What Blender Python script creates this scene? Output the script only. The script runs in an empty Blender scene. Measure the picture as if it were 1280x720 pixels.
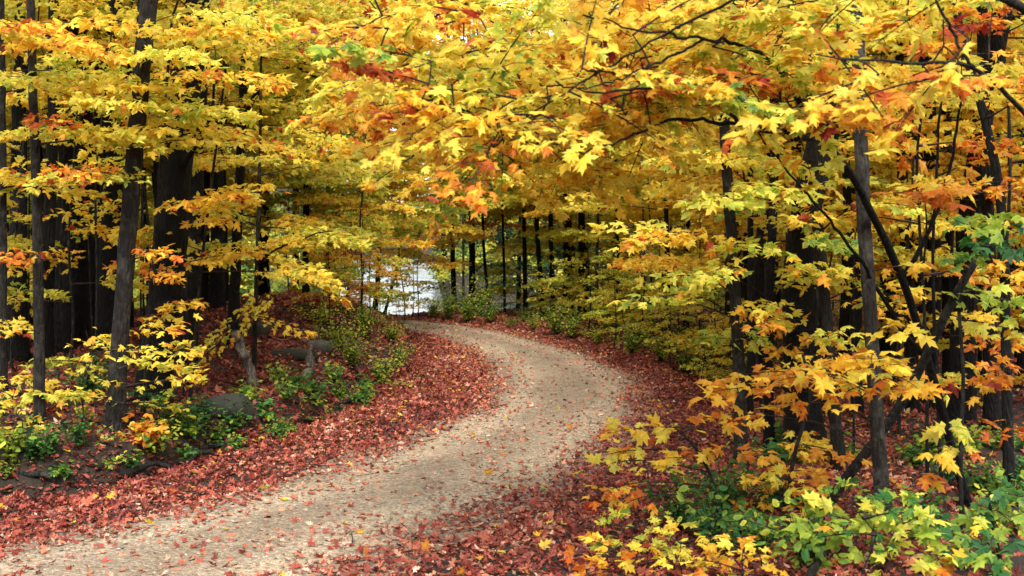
import bpy, math, random
import numpy as np

rng = np.random.default_rng(11)
random.seed(11)
C = bpy.context.scene.collection
sc = bpy.context.scene

# ------------------------------------------------------------------ camera
F = 1400.0
EYE = np.array([0.0, 0.0, 2.4])
PITCH = math.atan(60 / F)
FWD = np.array([0, math.cos(PITCH), -math.sin(PITCH)])
UP = np.array([0, math.sin(PITCH), math.cos(PITCH)])
RIGHT = np.array([1.0, 0, 0])


def P(px, py, d):
    return EYE + d * (FWD + (px - 640) / F * RIGHT + (360 - py) / F * UP)


cam = bpy.data.cameras.new('camera')
co = bpy.data.objects.new('camera', cam)
C.objects.link(co)
co.location = EYE
co.rotation_euler = (math.pi / 2 - PITCH, 0, 0)
cam.sensor_width = 36
cam.lens = F / 1280 * 36
cam.clip_end = 3000
cam.dof.use_dof = True
cam.dof.focus_distance = 13
cam.dof.aperture_fstop = 3.2
sc.camera = co

# ------------------------------------------------------------------ helpers


def catmull(pts, n):
    p = np.array(pts, float)
    seg = np.linalg.norm(np.diff(p, axis=0), axis=1)
    t = np.concatenate([[0], np.cumsum(seg)])
    tt = np.linspace(0, t[-1], n)
    m = np.zeros_like(p)
    m[1:-1] = (p[2:] - p[:-2]) / (t[2:] - t[:-2])[:, None]
    m[0] = (p[1] - p[0]) / seg[0]
    m[-1] = (p[-1] - p[-2]) / seg[-1]
    i = np.clip(np.searchsorted(t, tt, side='right') - 1, 0, len(seg) - 1)
    h = seg[i]
    u = ((tt - t[i]) / h)[:, None]
    h = h[:, None]
    return ((2 * u**3 - 3 * u**2 + 1) * p[i] + (u**3 - 2 * u**2 + u) * h * m[i]
            + (-2 * u**3 + 3 * u**2) * p[i + 1] + (u**3 - u**2) * h * m[i + 1])


def sdist(x, y, poly):
    """distance to a polyline, positive on its left side"""
    poly = np.array(poly, float)
    best = np.full(x.shape, 1e9)
    sign = np.ones(x.shape)
    for a, b in zip(poly[:-1], poly[1:]):
        ab = b - a
        t = np.clip(((x - a[0]) * ab[0] + (y - a[1]) * ab[1]) / (ab @ ab), 0, 1)
        dx, dy = x - a[0] - t * ab[0], y - a[1] - t * ab[1]
        d = np.hypot(dx, dy)
        cr = ab[0] * (y - a[1]) - ab[1] * (x - a[0])
        k = d < best
        best = np.where(k, d, best)
        sign = np.where(k, np.sign(cr), sign)
    return best * sign


def smooth(a, b, x):
    t = np.clip((x - a) / (b - a), 0, 1)
    return t * t * (3 - 2 * t)


_wr = np.random.default_rng(3)
_W = [(_wr.normal(0, 1, 2), _wr.uniform(0, 6.28)) for _ in range(40)]


def wob(x, y, s):
    """smooth 2-d noise about -1..1 with feature size s"""
    v = 0
    for k, (w, ph) in enumerate(_W[:14]):
        v = v + np.sin((x * w[0] + y * w[1]) * 2.2 / s + ph + k)
    return v / 4.0


# ------------------------------------------------------------------ ground shape
LEFT_EDGE = [(-11, 0), (-8, 3.5), (-5.6, 6.5), (-3.9, 8.6), (-2.5, 10.4), (-1.8, 12), (-1.0, 14), (-.36, 16.8), (-.2, 18.7),
             (-.39, 21.7), (-1.07, 24.9), (-1.9, 28), (-2.7, 29.6), (-5, 32), (-9, 34), (-16, 36)]
RIGHT_EDGE = [(-7.5, 0), (-4.5, 3.5), (-2.5, 6), (-1.0, 8), (-.37, 9.1), (.44, 10.7), (1.28, 12.9), (1.8, 15.3), (2.1, 17.7),
              (2.04, 20.4), (1.49, 23.2), (.38, 26.9), (-1.1, 30.5), (-3.4, 33.6), (-8, 36.4), (-16, 38.6)]
NST = 160
LE, RE = catmull(LEFT_EDGE, NST), catmull(RIGHT_EDGE, NST)
CEN = (LE + RE) / 2
HALF = np.linalg.norm(LE - RE, axis=1) / 2
BANK = catmull([(-13, 1), (-9.5, 5.5), (-6.5, 8.6), (-4.65, 10.2), (-4.05, 10.6), (-3.6, 11.6), (-2.9, 12.9), (-2.4, 16), (-1.97, 20.4),
                (-2.1, 23.6), (-2.7, 26.9), (-4.4, 29.8), (-9, 32.2), (-16, 34.2)], 60)


def road_dist(x, y):
    return np.abs(sdist(x, y, CEN[::6])) - 1.15


def lake_mask(x, y):
    a = np.where(y > 1, x / np.maximum(y, 1), 9)
    lo, hi = (418 - 640) / F, (790 - 640) / F
    w = smooth(lo - .05, lo + .02, a) * (1 - smooth(hi - .02, hi + .06, a))
    return w


def height(x, y):
    x = np.asarray(x, float)
    y = np.asarray(y, float)
    rd = road_dist(x, y)
    off = smooth(0.1, 1.2, rd)
    sb = sdist(x, y, BANK)                       # > 0: on the left bank
    e = wob(x, y, .5) * .12
    bank = .34 * smooth(-.02 + e, .24 + e, sb) + .035 * np.clip(sb, 0, 12)
    mound = .85 * np.exp(-((x + 4.3) / 2.3)**2 - ((y - 21) / 4.2)**2) * smooth(0, 1.2, sb)
    z = 1.25 * bank + mound + off * (.05 * wob(x, y, .9) + .1 * wob(x, y, 3.1))
    right = (sb <= 0) & (rd > 0)
    z = z + np.where(right, off * .02 * np.clip(rd, 0, 12), 0)
    # beyond the bend: down to the lake inside its valley, up the wooded slopes at either side
    lm = lake_mask(x, y)
    z = z - lm * 3.0 * smooth(35.5, 50, y)
    far = np.hypot(x, y)
    slope = np.clip(far - 48, 0, None) * .2 * (1 - .5 * smooth(150, 400, far))
    z = z + (1 - lm) * slope * (1 + .15 * wob(x, y, 60))
    z = z + lm * (3.2 * smooth(290, 300, far) + np.clip(far - 300, 0, 260) * .08)
    # a wooded tongue of land closes the lake on the right, nearer than the far shore
    a = np.where(y > 1, x / np.maximum(y, 1), 9)
    tongue = lm * smooth((538 - 640) / F, (575 - 640) / F, a) * smooth(66, 74, far)
    z = z + tongue * (3.2 + np.clip(far - 74, 0, 160) * .16)
    return z


def axis(lo, a, b, hi, step, grow):
    mid = list(np.arange(a, b + 1e-6, step))
    s, v, right = step, b, []
    while v < hi:
        s *= grow
        v += s
        right.append(v)
    s, v, left = step, a, []
    while v > lo:
        s *= grow
        v -= s
        left.append(v)
    return np.array(left[::-1] + mid + right)


gx = axis(-700, -9, 6, 700, .12, 1.09)
gy = axis(-120, 4.5, 36, 900, .14, 1.07)
X, Y = np.meshgrid(gx, gy)
Z = height(X.ravel(), Y.ravel()).reshape(X.shape)


RD = road_dist(X.ravel(), Y.ravel()).reshape(X.shape)
SB = sdist(X.ravel(), Y.ravel(), BANK).reshape(X.shape)


def lookup(A, x, y):
    """a value of the ground mesh's points, between them"""
    x, y = np.asarray(x, float), np.asarray(y, float)
    i = np.clip(np.searchsorted(gx, x) - 1, 0, len(gx) - 2)
    j = np.clip(np.searchsorted(gy, y) - 1, 0, len(gy) - 2)
    u, v = (x - gx[i]) / (gx[i + 1] - gx[i]), (y - gy[j]) / (gy[j + 1] - gy[j])
    return (A[j, i] * (1 - u) + A[j, i + 1] * u) * (1 - v) + (A[j + 1, i] * (1 - u) + A[j + 1, i + 1] * u) * v


def road_dist(x, y):
    return lookup(RD, x, y)


def bank_dist(x, y):
    return lookup(SB, x, y)


def height(x, y):
    return lookup(Z, x, y)


def h1(x, y):
    return float(lookup(Z, x, y))


# ------------------------------------------------------------------ materials


def mat(name):
    m = bpy.data.materials.new(name)
    m.use_nodes = True
    nt = m.node_tree
    nt.nodes.clear()
    out = nt.nodes.new('ShaderNodeOutputMaterial')
    return m, nt, out


def N(nt, kind, **kw):
    n = nt.nodes.new(kind)
    for k, v in kw.items():
        if k in n.inputs:
            n.inputs[k].default_value = v
        else:
            setattr(n, k, v)
    return n


def ramp(nt, fac, stops, interp='LINEAR'):
    r = nt.nodes.new('ShaderNodeValToRGB')
    cr = r.color_ramp
    cr.interpolation = interp
    cr.elements[0].position, cr.elements[0].color = stops[0][0], (*stops[0][1], 1)
    cr.elements[1].position, cr.elements[1].color = stops[1][0], (*stops[1][1], 1)
    for p, c in stops[2:]:
        e = cr.elements.new(p)
        e.color = (*c, 1)
    nt.links.new(fac, r.inputs[0])
    return r.outputs[0]


def leaf_material(name, stops, translucent, rough=.5, spec=.3, use_object=True):
    m, nt, out = mat(name)
    at = N(nt, 'ShaderNodeAttribute', attribute_name='tone')
    fac = at.outputs['Fac']
    if use_object:                                # the colour of the tree shifts all its leaves
        oi = N(nt, 'ShaderNodeObjectInfo')
        sep = N(nt, 'ShaderNodeSeparateColor')
        nt.links.new(oi.outputs['Color'], sep.inputs[0])
        a = N(nt, 'ShaderNodeMath', operation='ADD')
        nt.links.new(fac, a.inputs[0])
        nt.links.new(sep.outputs[0], a.inputs[1])
        b = N(nt, 'ShaderNodeMath', operation='SUBTRACT')
        nt.links.new(a.outputs[0], b.inputs[0])
        b.inputs[1].default_value = .5
        fac = b.outputs[0]
    # blotches on the blades
    tc = N(nt, 'ShaderNodeTexCoord')
    no = N(nt, 'ShaderNodeTexNoise', Scale=22.0, Detail=2.0)
    nt.links.new(tc.outputs['Object'], no.inputs['Vector'])
    mr = N(nt, 'ShaderNodeMapRange')
    mr.inputs['To Min'].default_value, mr.inputs['To Max'].default_value = -.11, .11
    nt.links.new(no.outputs[0], mr.inputs[0])
    ad = N(nt, 'ShaderNodeMath', operation='ADD')
    nt.links.new(fac, ad.inputs[0])
    nt.links.new(mr.outputs[0], ad.inputs[1])
    col = ramp(nt, ad.outputs[0], stops)
    n3 = N(nt, 'ShaderNodeTexNoise', Scale=75.0, Detail=3.0)      # brown specks and dry spots
    nt.links.new(tc.outputs['Object'], n3.inputs['Vector'])
    sp = N(nt, 'ShaderNodeMix', data_type='RGBA')
    nt.links.new(ramp(nt, n3.outputs[0], [(.66, (0, 0, 0)), (.76, (.7, .7, .7))]), sp.inputs[0])
    nt.links.new(col, sp.inputs[6])
    sp.inputs[7].default_value = (.16, .06, .02, 1)
    col = sp.outputs[2]
    hv = N(nt, 'ShaderNodeHueSaturation')
    sh = N(nt, 'ShaderNodeAttribute', attribute_name='shade')
    nt.links.new(sh.outputs['Fac'], hv.inputs['Value'])
    nt.links.new(col, hv.inputs['Color'])
    col = hv.outputs[0]
    pb = N(nt, 'ShaderNodeBsdfPrincipled', Roughness=rough)
    pb.inputs['Specular IOR Level'].default_value = spec
    nt.links.new(col, pb.inputs['Base Color'])
    tr = N(nt, 'ShaderNodeBsdfTranslucent')
    nt.links.new(col, tr.inputs[0])
    mx = N(nt, 'ShaderNodeMixShader', Fac=translucent)
    nt.links.new(pb.outputs[0], mx.inputs[1])
    nt.links.new(tr.outputs[0], mx.inputs[2])
    nt.links.new(mx.outputs[0], out.inputs[0])
    return m


LEAF_STOPS = [(0, (.015, .065, .030)), (.18, (.05, .19, .04)), (.35, (.40, .50, .05)), (.46, (.80, .73, .11)), (.62, (.90, .62, .055)),
              (.79, (.70, .22, .022)), (.9, (.50, .09, .02)), (1, (.28, .025, .015))]
M_LEAF = leaf_material('autumn_leaf', LEAF_STOPS, .55)
LITTER_STOPS = [(0, (.045, .012, .010)), (.22, (.15, .026, .019)), (.45, (.28, .048, .031)), (.64, (.40, .105, .055)), (.80, (.46, .21, .12)), (1, (.58, .39, .28))]
M_LITTER = leaf_material('fallen_leaf', LITTER_STOPS, .12, rough=.6, spec=.35, use_object=False)


def bark_material(name, dark, light, lichen, amount, scale=1.0):
    m, nt, out = mat(name)
    tc = N(nt, 'ShaderNodeTexCoord')
    mp = N(nt, 'ShaderNodeMapping')
    mp.inputs['Scale'].default_value = (20 * scale, 20 * scale, 4.5 * scale)
    nt.links.new(tc.outputs['Object'], mp.inputs[0])
    no = N(nt, 'ShaderNodeTexNoise', Scale=1.6, Detail=8.0, Roughness=.7)
    nt.links.new(mp.outputs[0], no.inputs['Vector'])
    vo = N(nt, 'ShaderNodeTexVoronoi', Scale=1.3)
    vo.feature = 'DISTANCE_TO_EDGE'
    nt.links.new(mp.outputs[0], vo.inputs['Vector'])
    c1 = ramp(nt, no.outputs[0], [(.36, dark), (.5, tuple((p_ + q_) / 2.6 for p_, q_ in zip(dark, light))), (.66, light)])
    n2 = N(nt, 'ShaderNodeTexNoise', Scale=5.0, Detail=5.0, Roughness=.65)
    nt.links.new(tc.outputs['Object'], n2.inputs['Vector'])
    k = ramp(nt, n2.outputs[0], [(.56 - amount * .2, (0, 0, 0)), (.68 - amount * .1, (1, 1, 1))])
    mx = N(nt, 'ShaderNodeMix', data_type='RGBA')
    nt.links.new(k, mx.inputs[0])
    nt.links.new(c1, mx.inputs[6])
    mx.inputs[7].default_value = (*lichen, 1)
    pb = N(nt, 'ShaderNodeBsdfPrincipled', Roughness=.88)
    pb.inputs['Specular IOR Level'].default_value = .25
    nt.links.new(mx.outputs[2], pb.inputs['Base Color'])
    ad = N(nt, 'ShaderNodeMath', operation='MULTIPLY_ADD')
    nt.links.new(vo.outputs[0], ad.inputs[0])
    ad.inputs[1].default_value = 1.6
    nt.links.new(no.outputs[0], ad.inputs[2])
    bp = N(nt, 'ShaderNodeBump', Strength=1.0, Distance=.045)
    nt.links.new(ad.outputs[0], bp.inputs['Height'])
    nt.links.new(bp.outputs[0], pb.inputs['Normal'])
    nt.links.new(pb.outputs[0], out.inputs[0])
    return m


BARK = {
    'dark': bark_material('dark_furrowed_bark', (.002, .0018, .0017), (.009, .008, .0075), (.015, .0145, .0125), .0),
    'brown': bark_material('brown_bark', (.007, .0058, .005), (.030, .025, .021), (.05, .047, .04), .25),
    'grey': bark_material('grey_bark', (.018, .015, .013), (.066, .055, .047), (.105, .098, .085), .3),
    'pale': bark_material('pale_birch_bark', (.16, .13, .10), (.40, .35, .29), (.03, .024, .02), .6),
    'twig': bark_material('twig_bark', (.02, .014, .011), (.06, .045, .036), (.08, .07, .06), .2),
}

# ------------------------------------------------------------------ mesh building


class Acc:
    """collects pieces of one mesh: vertices, faces, material index, tone and shade per vertex"""

    def __init__(self):
        self.v, self.t, self.s, self.f, self.n = [], [], [], [], 0

    def add(self, v, faces, mi=0, tone=.5, shade=1.0):
        v = np.asarray(v, float).reshape(-1, 3)
        self.v.append(v)
        self.t.append(np.broadcast_to(np.asarray(tone, float), (len(v),)))
        self.s.append(np.broadcast_to(np.asarray(shade, float), (len(v),)))
        for f in (faces if isinstance(faces, list) else [faces]):
            self.f.append((np.asarray(f, np.int64) + self.n, mi))
        self.n += len(v)

    def mesh(self, name, mats, smooth_mi=()):
        me = bpy.data.meshes.new(name)
        if not self.v:
            return me
        v = np.concatenate(self.v).astype(np.float32)
        me.vertices.add(len(v))
        me.vertices.foreach_set('co', v.ravel())
        loops = np.concatenate([f.ravel() for f, _ in self.f]).astype(np.int32)
        sizes = np.concatenate([np.full(len(f), f.shape[1]) for f, _ in self.f])
        mi = np.concatenate([np.full(len(f), m) for f, m in self.f]).astype(np.int32)
        me.loops.add(len(loops))
        me.loops.foreach_set('vertex_index', loops)
        me.polygons.add(len(sizes))
        me.polygons.foreach_set('loop_start', np.concatenate([[0], np.cumsum(sizes)[:-1]]).astype(np.int32))
        me.polygons.foreach_set('material_index', mi)
        me.polygons.foreach_set('use_smooth', np.isin(mi, list(smooth_mi)))
        for m in mats:
            me.materials.append(m)
        for nm, arr in (('tone', self.t), ('shade', self.s)):
            a = me.attributes.new(nm, 'FLOAT', 'POINT')
            a.data.foreach_set('value', np.concatenate(arr).astype(np.float32))
        me.update(calc_edges=True)
        return me

    def obj(self, name, mats, parent=None, smooth_mi=()):
        o = bpy.data.objects.new(name, self.mesh(name, mats, smooth_mi))
        C.objects.link(o)
        o.color = (.5, .5, .5, 1)
        if parent is not None:
            o.parent = parent
        return o


def tag(o, label=None, cat=None, group=None, kind=None):
    if label: o['label'] = label
    if cat: o['category'] = cat
    if group: o['group'] = group
    if kind: o['kind'] = kind
    return o


def empty(name, loc, label, cat, group=None):
    o = bpy.data.objects.new(name, None)
    o.empty_display_size = .3
    C.objects.link(o)
    o.location = loc
    return tag(o, label, cat, group)


def tube(acc, path, radii, sides=8, rough=0., mi=0, cap=True):
    path = np.asarray(path, float)
    n = len(path)
    radii = np.broadcast_to(np.asarray(radii, float), (n,))
    tan = np.gradient(path, axis=0)
    tan /= np.linalg.norm(tan, axis=1)[:, None] + 1e-9
    ref = np.array([1., 0, 0]) if abs(tan[:, 0]).mean() < .7 else np.array([0, 0, 1.])
    a = np.cross(tan, ref)
    a /= np.linalg.norm(a, axis=1)[:, None] + 1e-9
    b = np.cross(tan, a)
    ang = np.arange(sides) * 2 * math.pi / sides
    r = radii[:, None] * np.ones(sides)
    if rough:
        ph = rng.uniform(0, 6.28, 4)
        zz = np.arange(n)[:, None]
        r = r * (1 + rough * (np.sin(2 * ang + ph[0] + zz * .13) * .6 + np.sin(3 * ang + ph[1] - zz * .21) * .5 + rng.normal(0, .45, (n, sides))))
    ring = path[:, None] + r[..., None] * (np.cos(ang)[None, :, None] * a[:, None] + np.sin(ang)[None, :, None] * b[:, None])
    i = np.arange(n - 1)[:, None] * sides
    j = np.arange(sides)[None]
    k = (j + 1) % sides
    q = np.stack([i + j, i + k, i + sides + k, i + sides + j], -1).reshape(-1, 4)
    faces = [q]
    if cap:
        faces.append(np.arange(sides)[None, ::-1])
        faces.append(((n - 1) * sides + np.arange(sides))[None])
    acc.add(ring.reshape(-1, 3), faces, mi)


def fan(half):
    """outline of a leaf from its right half, with a centre point -> verts, triangles"""
    h = np.array(half, float)
    out = np.concatenate([h, (h[1:-1] * [-1, 1])[::-1]])
    n = len(out)
    v = np.concatenate([out, [[0, .36]]])
    f = np.stack([np.full(n, n), np.arange(n), (np.arange(n) + 1) % n], 1)
    z = -.22 * np.abs(v[:, 0]) - .22 * np.clip(v[:, 1] - .3, 0, 1)**2 * 1.5
    z[-1] += .03
    return np.column_stack([v, z]), f


LEAVES = {
    0: fan([(0, 0), (.13, -.08), (.43, .02), (.30, .14), (.55, .44), (.34, .43), (.16, .42), (.25, .73), (.11, .71), (0, 1.02)]),
    1: fan([(0, 0), (.40, .02), (.27, .18), (.54, .46), (.17, .44), (.2, .72), (0, 1.02)]),
    2: fan([(0, 0), (.40, .06), (.5, .46), (.2, .5), (0, 1.0)]),
    'oval': fan([(0, 0), (.2, .12), (.33, .36), (.27, .66), (0, 1.0)]),
}


def leaves(acc, pos, head, nrm, size, kind, tone, shade=1., curl=1., mi=0):
    v, f = LEAVES[kind]
    n = len(pos)
    nrm = nrm / (np.linalg.norm(nrm, axis=1)[:, None] + 1e-9)
    head = head - (head * nrm).sum(1)[:, None] * nrm
    head = head / (np.linalg.norm(head, axis=1)[:, None] + 1e-9)
    rt = np.cross(head, nrm)
    size = np.broadcast_to(size, (n,))
    curl = np.broadcast_to(curl, (n,))
    asp = rng.uniform(.85, 1.12, n)
    vx = v[None, :, 0] * asp[:, None] + v[None, :, 1] * rng.normal(0, .16, n)[:, None]       # skew
    vy = v[None, :, 1] * rng.uniform(.85, 1.12, n)[:, None] + v[None, :, 0] * rng.normal(0, .12, n)[:, None]
    vz = v[None, :, 2] * curl[:, None] + v[None, :, 0] * v[None, :, 1] * rng.normal(0, .35, n)[:, None]
    if kind in (0, 1):
        vz = vz + rng.normal(0, .045, vz.shape)
        vx = vx + rng.normal(0, .022, vx.shape)
        vy = vy + rng.normal(0, .022, vy.shape)
    pv = pos[:, None] + size[:, None, None] * (vx[..., None] * rt[:, None] + vy[..., None] * head[:, None] + vz[..., None] * nrm[:, None])
    ff = f[None] + (np.arange(n) * len(v))[:, None, None]
    acc.add(pv.reshape(-1, 3), ff.reshape(-1, 3), mi, np.repeat(np.broadcast_to(tone, (n,)), len(v)) + np.tile(np.where(np.arange(len(v)) == len(v) - 1, -.03, .025), n), np.repeat(np.broadcast_to(shade, (n,)), len(v)))


def spray(acc, base, direction, L, W, size, tone, kind=1, tilt=.45, face=.25, droop=.15, dens=1.0, twigs=True, twr=.006):
    """one flat fan of leaves on a branchlet that leaves base; material 0 leaf, 1 twig"""
    base = np.asarray(base, float)
    d = np.array(direction, float)
    d /= np.linalg.norm(d) + 1e-9
    side = np.cross(d, [0, 0, 1.])
    side /= np.linalg.norm(side) + 1e-9
    upv = np.cross(side, d)
    n = max(4, int(dens * 1.25 * L * W / size**2))
    t = rng.uniform(.05, 1.05, n)
    prof = np.sin(np.clip(t * .86 + .12, 0, 1) * math.pi)**.7
    u = rng.uniform(-1, 1, n) * prof
    # leaves gather along side twigs
    nt = max(3, int(L / (size * 1.5)))
    t = (np.round(t * nt) + rng.normal(0, .2, n)) / nt
    t = t + np.abs(u) * .22 * W / L
    bend = lambda t_: (-droop * L * t_**2)
    pos = base + d * (t * L)[:, None] + side * (u * W / 2)[:, None] + np.array([0, 0, 1.]) * (bend(t) - .12 * W * u**2 + rng.normal(0, .18 * size, n) * 1.2)[:, None]
    head = d * rng.uniform(.2, 1, n)[:, None] + side * (np.sign(u) * rng.uniform(.1, 1.1, n))[:, None] + np.array([0, 0, -.35]) + rng.normal(0, .3, (n, 3))
    nr = upv * 1.0 + rng.normal(0, tilt, (n, 3)) + np.array([0, -face, 0])
    tn = tone + rng.normal(0, .05) + rng.normal(0, .055, n) + np.where(rng.random(n) < .07, rng.uniform(.1, .36, n), 0) - .12 * (rng.random(n) < .07)
    leaves(acc, pos, head, nr, size * rng.uniform(.6, 1.2, n), kind, tn, rng.uniform(.78, 1.12, n), rng.uniform(.2, 1.9, n))
    if twigs:
        tt = np.linspace(0, 1, 5)
        ax = base + d * (tt * L)[:, None] + np.array([0, 0, 1.]) * bend(tt)[:, None]
        tube(acc, ax, np.linspace(twr, twr * .35, 5), 4, mi=1, cap=False)
        for k in range(1, min(nt, 9)):
            t0 = k / nt
            w = W / 2 * math.sin(min(t0 * .86 + .12, 1) * math.pi)**.7
            for s in (-1, 1):
                p0 = base + d * (t0 * L) + np.array([0, 0, bend(t0)])
                p1 = p0 + side * s * w * rng.uniform(.6, 1) + d * w * .4 - np.array([0, 0, .1 * w])
                tube(acc, [p0, (p0 + p1) / 2 + rng.normal(0, .02, 3), p1], [twr * .5, twr * .4, twr * .25], 3, mi=1, cap=False)


def lod(d):
    return 0 if d < 11 else (1 if d < 24 else 2)


def trunk_mesh(acc, pts, r0, r1, sides=12, flare=.5, rough=.05):
    """pts from the ground up; the radius tapers r0 -> r1 and flares at the foot"""
    n = max(8, int(np.linalg.norm(np.diff(pts, axis=0), axis=1).sum() / .22))
    p = catmull(pts, n)
    t = np.linspace(0, 1, n)
    zz = p[:, 2] - p[0, 2]
    r = r0 + (r1 - r0) * t
    r = r * (1 + flare * np.exp(-zz / (2.2 * r0 + .05)))
    p[2:] += rng.normal(0, r0 * .05, (n - 2, 3)) * [1, 1, .2]
    tube(acc, p, r, sides, rough)
    return p


WORLD = []        # (x, y) of standing things, so that the filler trees keep clear of them


def hero(name, label, cat, bark, d, path, w, top=9.0, wt=None, crown=(), auto=None, tone=.5, size=.11, group=None, limbs=(), tilt=.45, face=.25, upper=0, kind=None, flare=.7):
    """a tree whose stem passes the picture points `path` [(px, py[, depth])...] from the ground up; w = stem width there in px"""
    pts = [P(p[0], p[1], p[2] if len(p) > 2 else d) for p in path]
    x, y = pts[0][0], pts[0][1]
    g = h1(x, y)
    base = np.array([x, y, g - .08])
    body = [base] + [p for p in pts[1:] if p[2] > g + .15]
    last = body[-1]
    if top > last[2] + .5:
        dr = (body[-1] - body[-2])
        dr = dr / np.linalg.norm(dr)
        dr = dr * .75 + np.array([rng.normal(0, .06), rng.normal(0, .06), .35])
        dr /= np.linalg.norm(dr)
        k = (top - last[2]) / max(dr[2], .3)
        body += [last + dr * k * .5, last + dr * k + rng.normal(0, .15, 3) * [1, 1, 0]]
    body = np.array(body) - [x, y, g]
    r0 = w * d / F / 2
    r1 = (wt * d / F / 2) if wt else max(.012, r0 * .45)
    root = empty(name, (x, y, g), label, cat, group)
    WORLD.append((x, y))
    a = Acc()
    line = trunk_mesh(a, body, r0, r1, 14 if w > 12 else 8, flare=flare if r0 > .06 else .25)
    a.obj('trunk', [BARK[bark]], root, (0,))
    off = np.array([x, y, g])
    nodes = []
    for lp in limbs:                          # named limbs: [(px, py, depth, width_px) ...]
        q = np.array([P(*v[:3]) for v in lp]) - off
        la = Acc()
        q = catmull(q, 6 * len(q))
        nodes.append(q)
        rr = np.interp(np.linspace(0, 1, len(q)), np.linspace(0, 1, len(lp)), [v[3] * v[2] / F / 2 for v in lp])
        tube(la, q + rng.normal(0, .006, q.shape), rr, 6, .05)
        la.obj('limb', [BARK[bark if bark != 'grey' else 'brown']], root, (0,))
    ca = Acc()
    if nodes and len(crown) > 12:             # nearest to the boughs first, the outer ones grow from the inner ones
        pool = np.concatenate(nodes)
        crown = sorted(crown, key=lambda s: float(np.linalg.norm(pool - (P(*s[:3]) - off), axis=1).min()))
    for s in crown:                           # sprays set by hand: px, py, depth, length, width, tone, leaf size
        px, py, dd, L, W, tn, sz = s
        c = P(px, py, dd) - off
        hd = np.hypot(*(line[:, :2] - c[:2]).T)
        want = c[2] - .25 * hd.min()
        i = int(np.argmin(np.abs(line[:, 2] - want) + .3 * np.linalg.norm(line - c, axis=1)))
        at = line[i]
        if nodes:                             # from the nearest bough instead
            pool = np.concatenate(nodes + [line[line[:, 2] > 1.5]])
            dist = np.linalg.norm((pool - c) * [1, 1, .8], axis=1)
            at = pool[int(np.argmin(np.where(dist < .25, 9, dist)))]
        v = c - at
        v[2] *= .35
        if np.linalg.norm(v) < .1:
            v = np.array([rng.normal(), rng.normal(), 0])
        v /= np.linalg.norm(v)
        st = c - v * L / 2
        kd = kind if kind is not None else lod(dd)
        spray(ca, st, v, L, W, sz, tn, kd, tilt, face)
        if nodes:
            nodes.append(np.array([st, (st + c) / 2, c]))
        gap = np.linalg.norm(st - at)
        if gap > .05:
            mid = (at + st) / 2 + np.array([0, 0, .05 * gap]) + rng.normal(0, .02 * gap, 3)
            tube(ca, catmull([at, mid, st], 6), np.linspace(min(.012, .005 + .005 * gap), .004, 6), 5, mi=1, cap=False)
    if auto:
        n, zlo, zhi, Llo, Lhi = auto
        for k in range(n):
            z = zlo + (zhi - zlo) * (k + rng.uniform(0, 1)) / n
            i = int(np.argmin(np.abs(line[:, 2] - z)))
            at = line[i]
            az = k * 2.4 + rng.normal(0, .5)
            L = rng.uniform(Llo, Lhi)
            v = np.array([math.cos(az), math.sin(az), rng.uniform(-.1, .35)])
            gap = rng.uniform(.1, .6) * L
            st = at + v * gap
            tube(ca, [at, (at + st) / 2, st], [.012, .01, .007], 4, mi=1, cap=False)
            # wide layered sprays, two or three to a branch
            kd = kind if kind is not None else lod(d)
            spray(ca, st, v, L, L * rng.uniform(.6, .9), size, tone, kd, tilt, face)
            for s in (-1, 1):
                if rng.random() < .7:
                    v2 = np.array([v[0] * .7 - s * v[1] * .7, v[1] * .7 + s * v[0] * .7, v[2] - .05])
                    spray(ca, st + v * L * .25 + rng.normal(0, .08, 3), v2, L * .7, L * .5, size, tone, kd, tilt, face, twigs=False)
    if upper:                                 # the high crown above the picture
        zz = rng.uniform(max(5.2, top * .55), top + .6, upper)
        rad = rng.uniform(.2, 1, upper)**.6 * 2.4
        an = rng.uniform(0, 6.28, upper)
        ctr = np.column_stack([np.interp(zz, line[:, 2], line[:, k]) for k in (0, 1)])
        pos = np.column_stack([ctr[:, 0] + rad * np.cos(an), ctr[:, 1] + rad * np.sin(an), zz])
        leaves(ca, pos, rng.normal(0, 1, (upper, 3)), np.array([0, 0, 1.]) + rng.normal(0, .5, (upper, 3)), rng.uniform(.12, .22, upper), 2,
               tone + rng.normal(0, .07, upper), rng.uniform(.8, 1.1, upper))
    if ca.n:
        ca.obj('crown', [M_LEAF, BARK['twig']], root)
    return root



# ------------------------------------------------------------------ the setting


def soil_material():
    m, nt, out = mat('forest_soil')
    tc = N(nt, 'ShaderNodeTexCoord')
    n1 = N(nt, 'ShaderNodeTexNoise', Scale=1.3, Detail=6.0, Roughness=.65)
    n2 = N(nt, 'ShaderNodeTexNoise', Scale=26.0, Detail=6.0, Roughness=.7)
    for n in (n1, n2):
        nt.links.new(tc.outputs['Object'], n.inputs['Vector'])
    c = ramp(nt, n2.outputs[0], [(.3, (.008, .006, .004)), (.55, (.026, .016, .011)), (.75, (.07, .032, .018))])
    mx = N(nt, 'ShaderNodeMix', data_type='RGBA')
    nt.links.new(ramp(nt, n1.outputs[0], [(.42, (0, 0, 0)), (.7, (.5, .5, .5))]), mx.inputs[0])
    nt.links.new(c, mx.inputs[6])
    mx.inputs[7].default_value = (.035, .04, .012, 1)
    pb = N(nt, 'ShaderNodeBsdfPrincipled', Roughness=.95)
    nt.links.new(mx.outputs[2], pb.inputs['Base Color'])
    bp = N(nt, 'ShaderNodeBump', Strength=.9, Distance=.05)
    nt.links.new(n2.outputs[0], bp.inputs['Height'])
    nt.links.new(bp.outputs[0], pb.inputs['Normal'])
    nt.links.new(pb.outputs[0], out.inputs[0])
    return m


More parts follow.
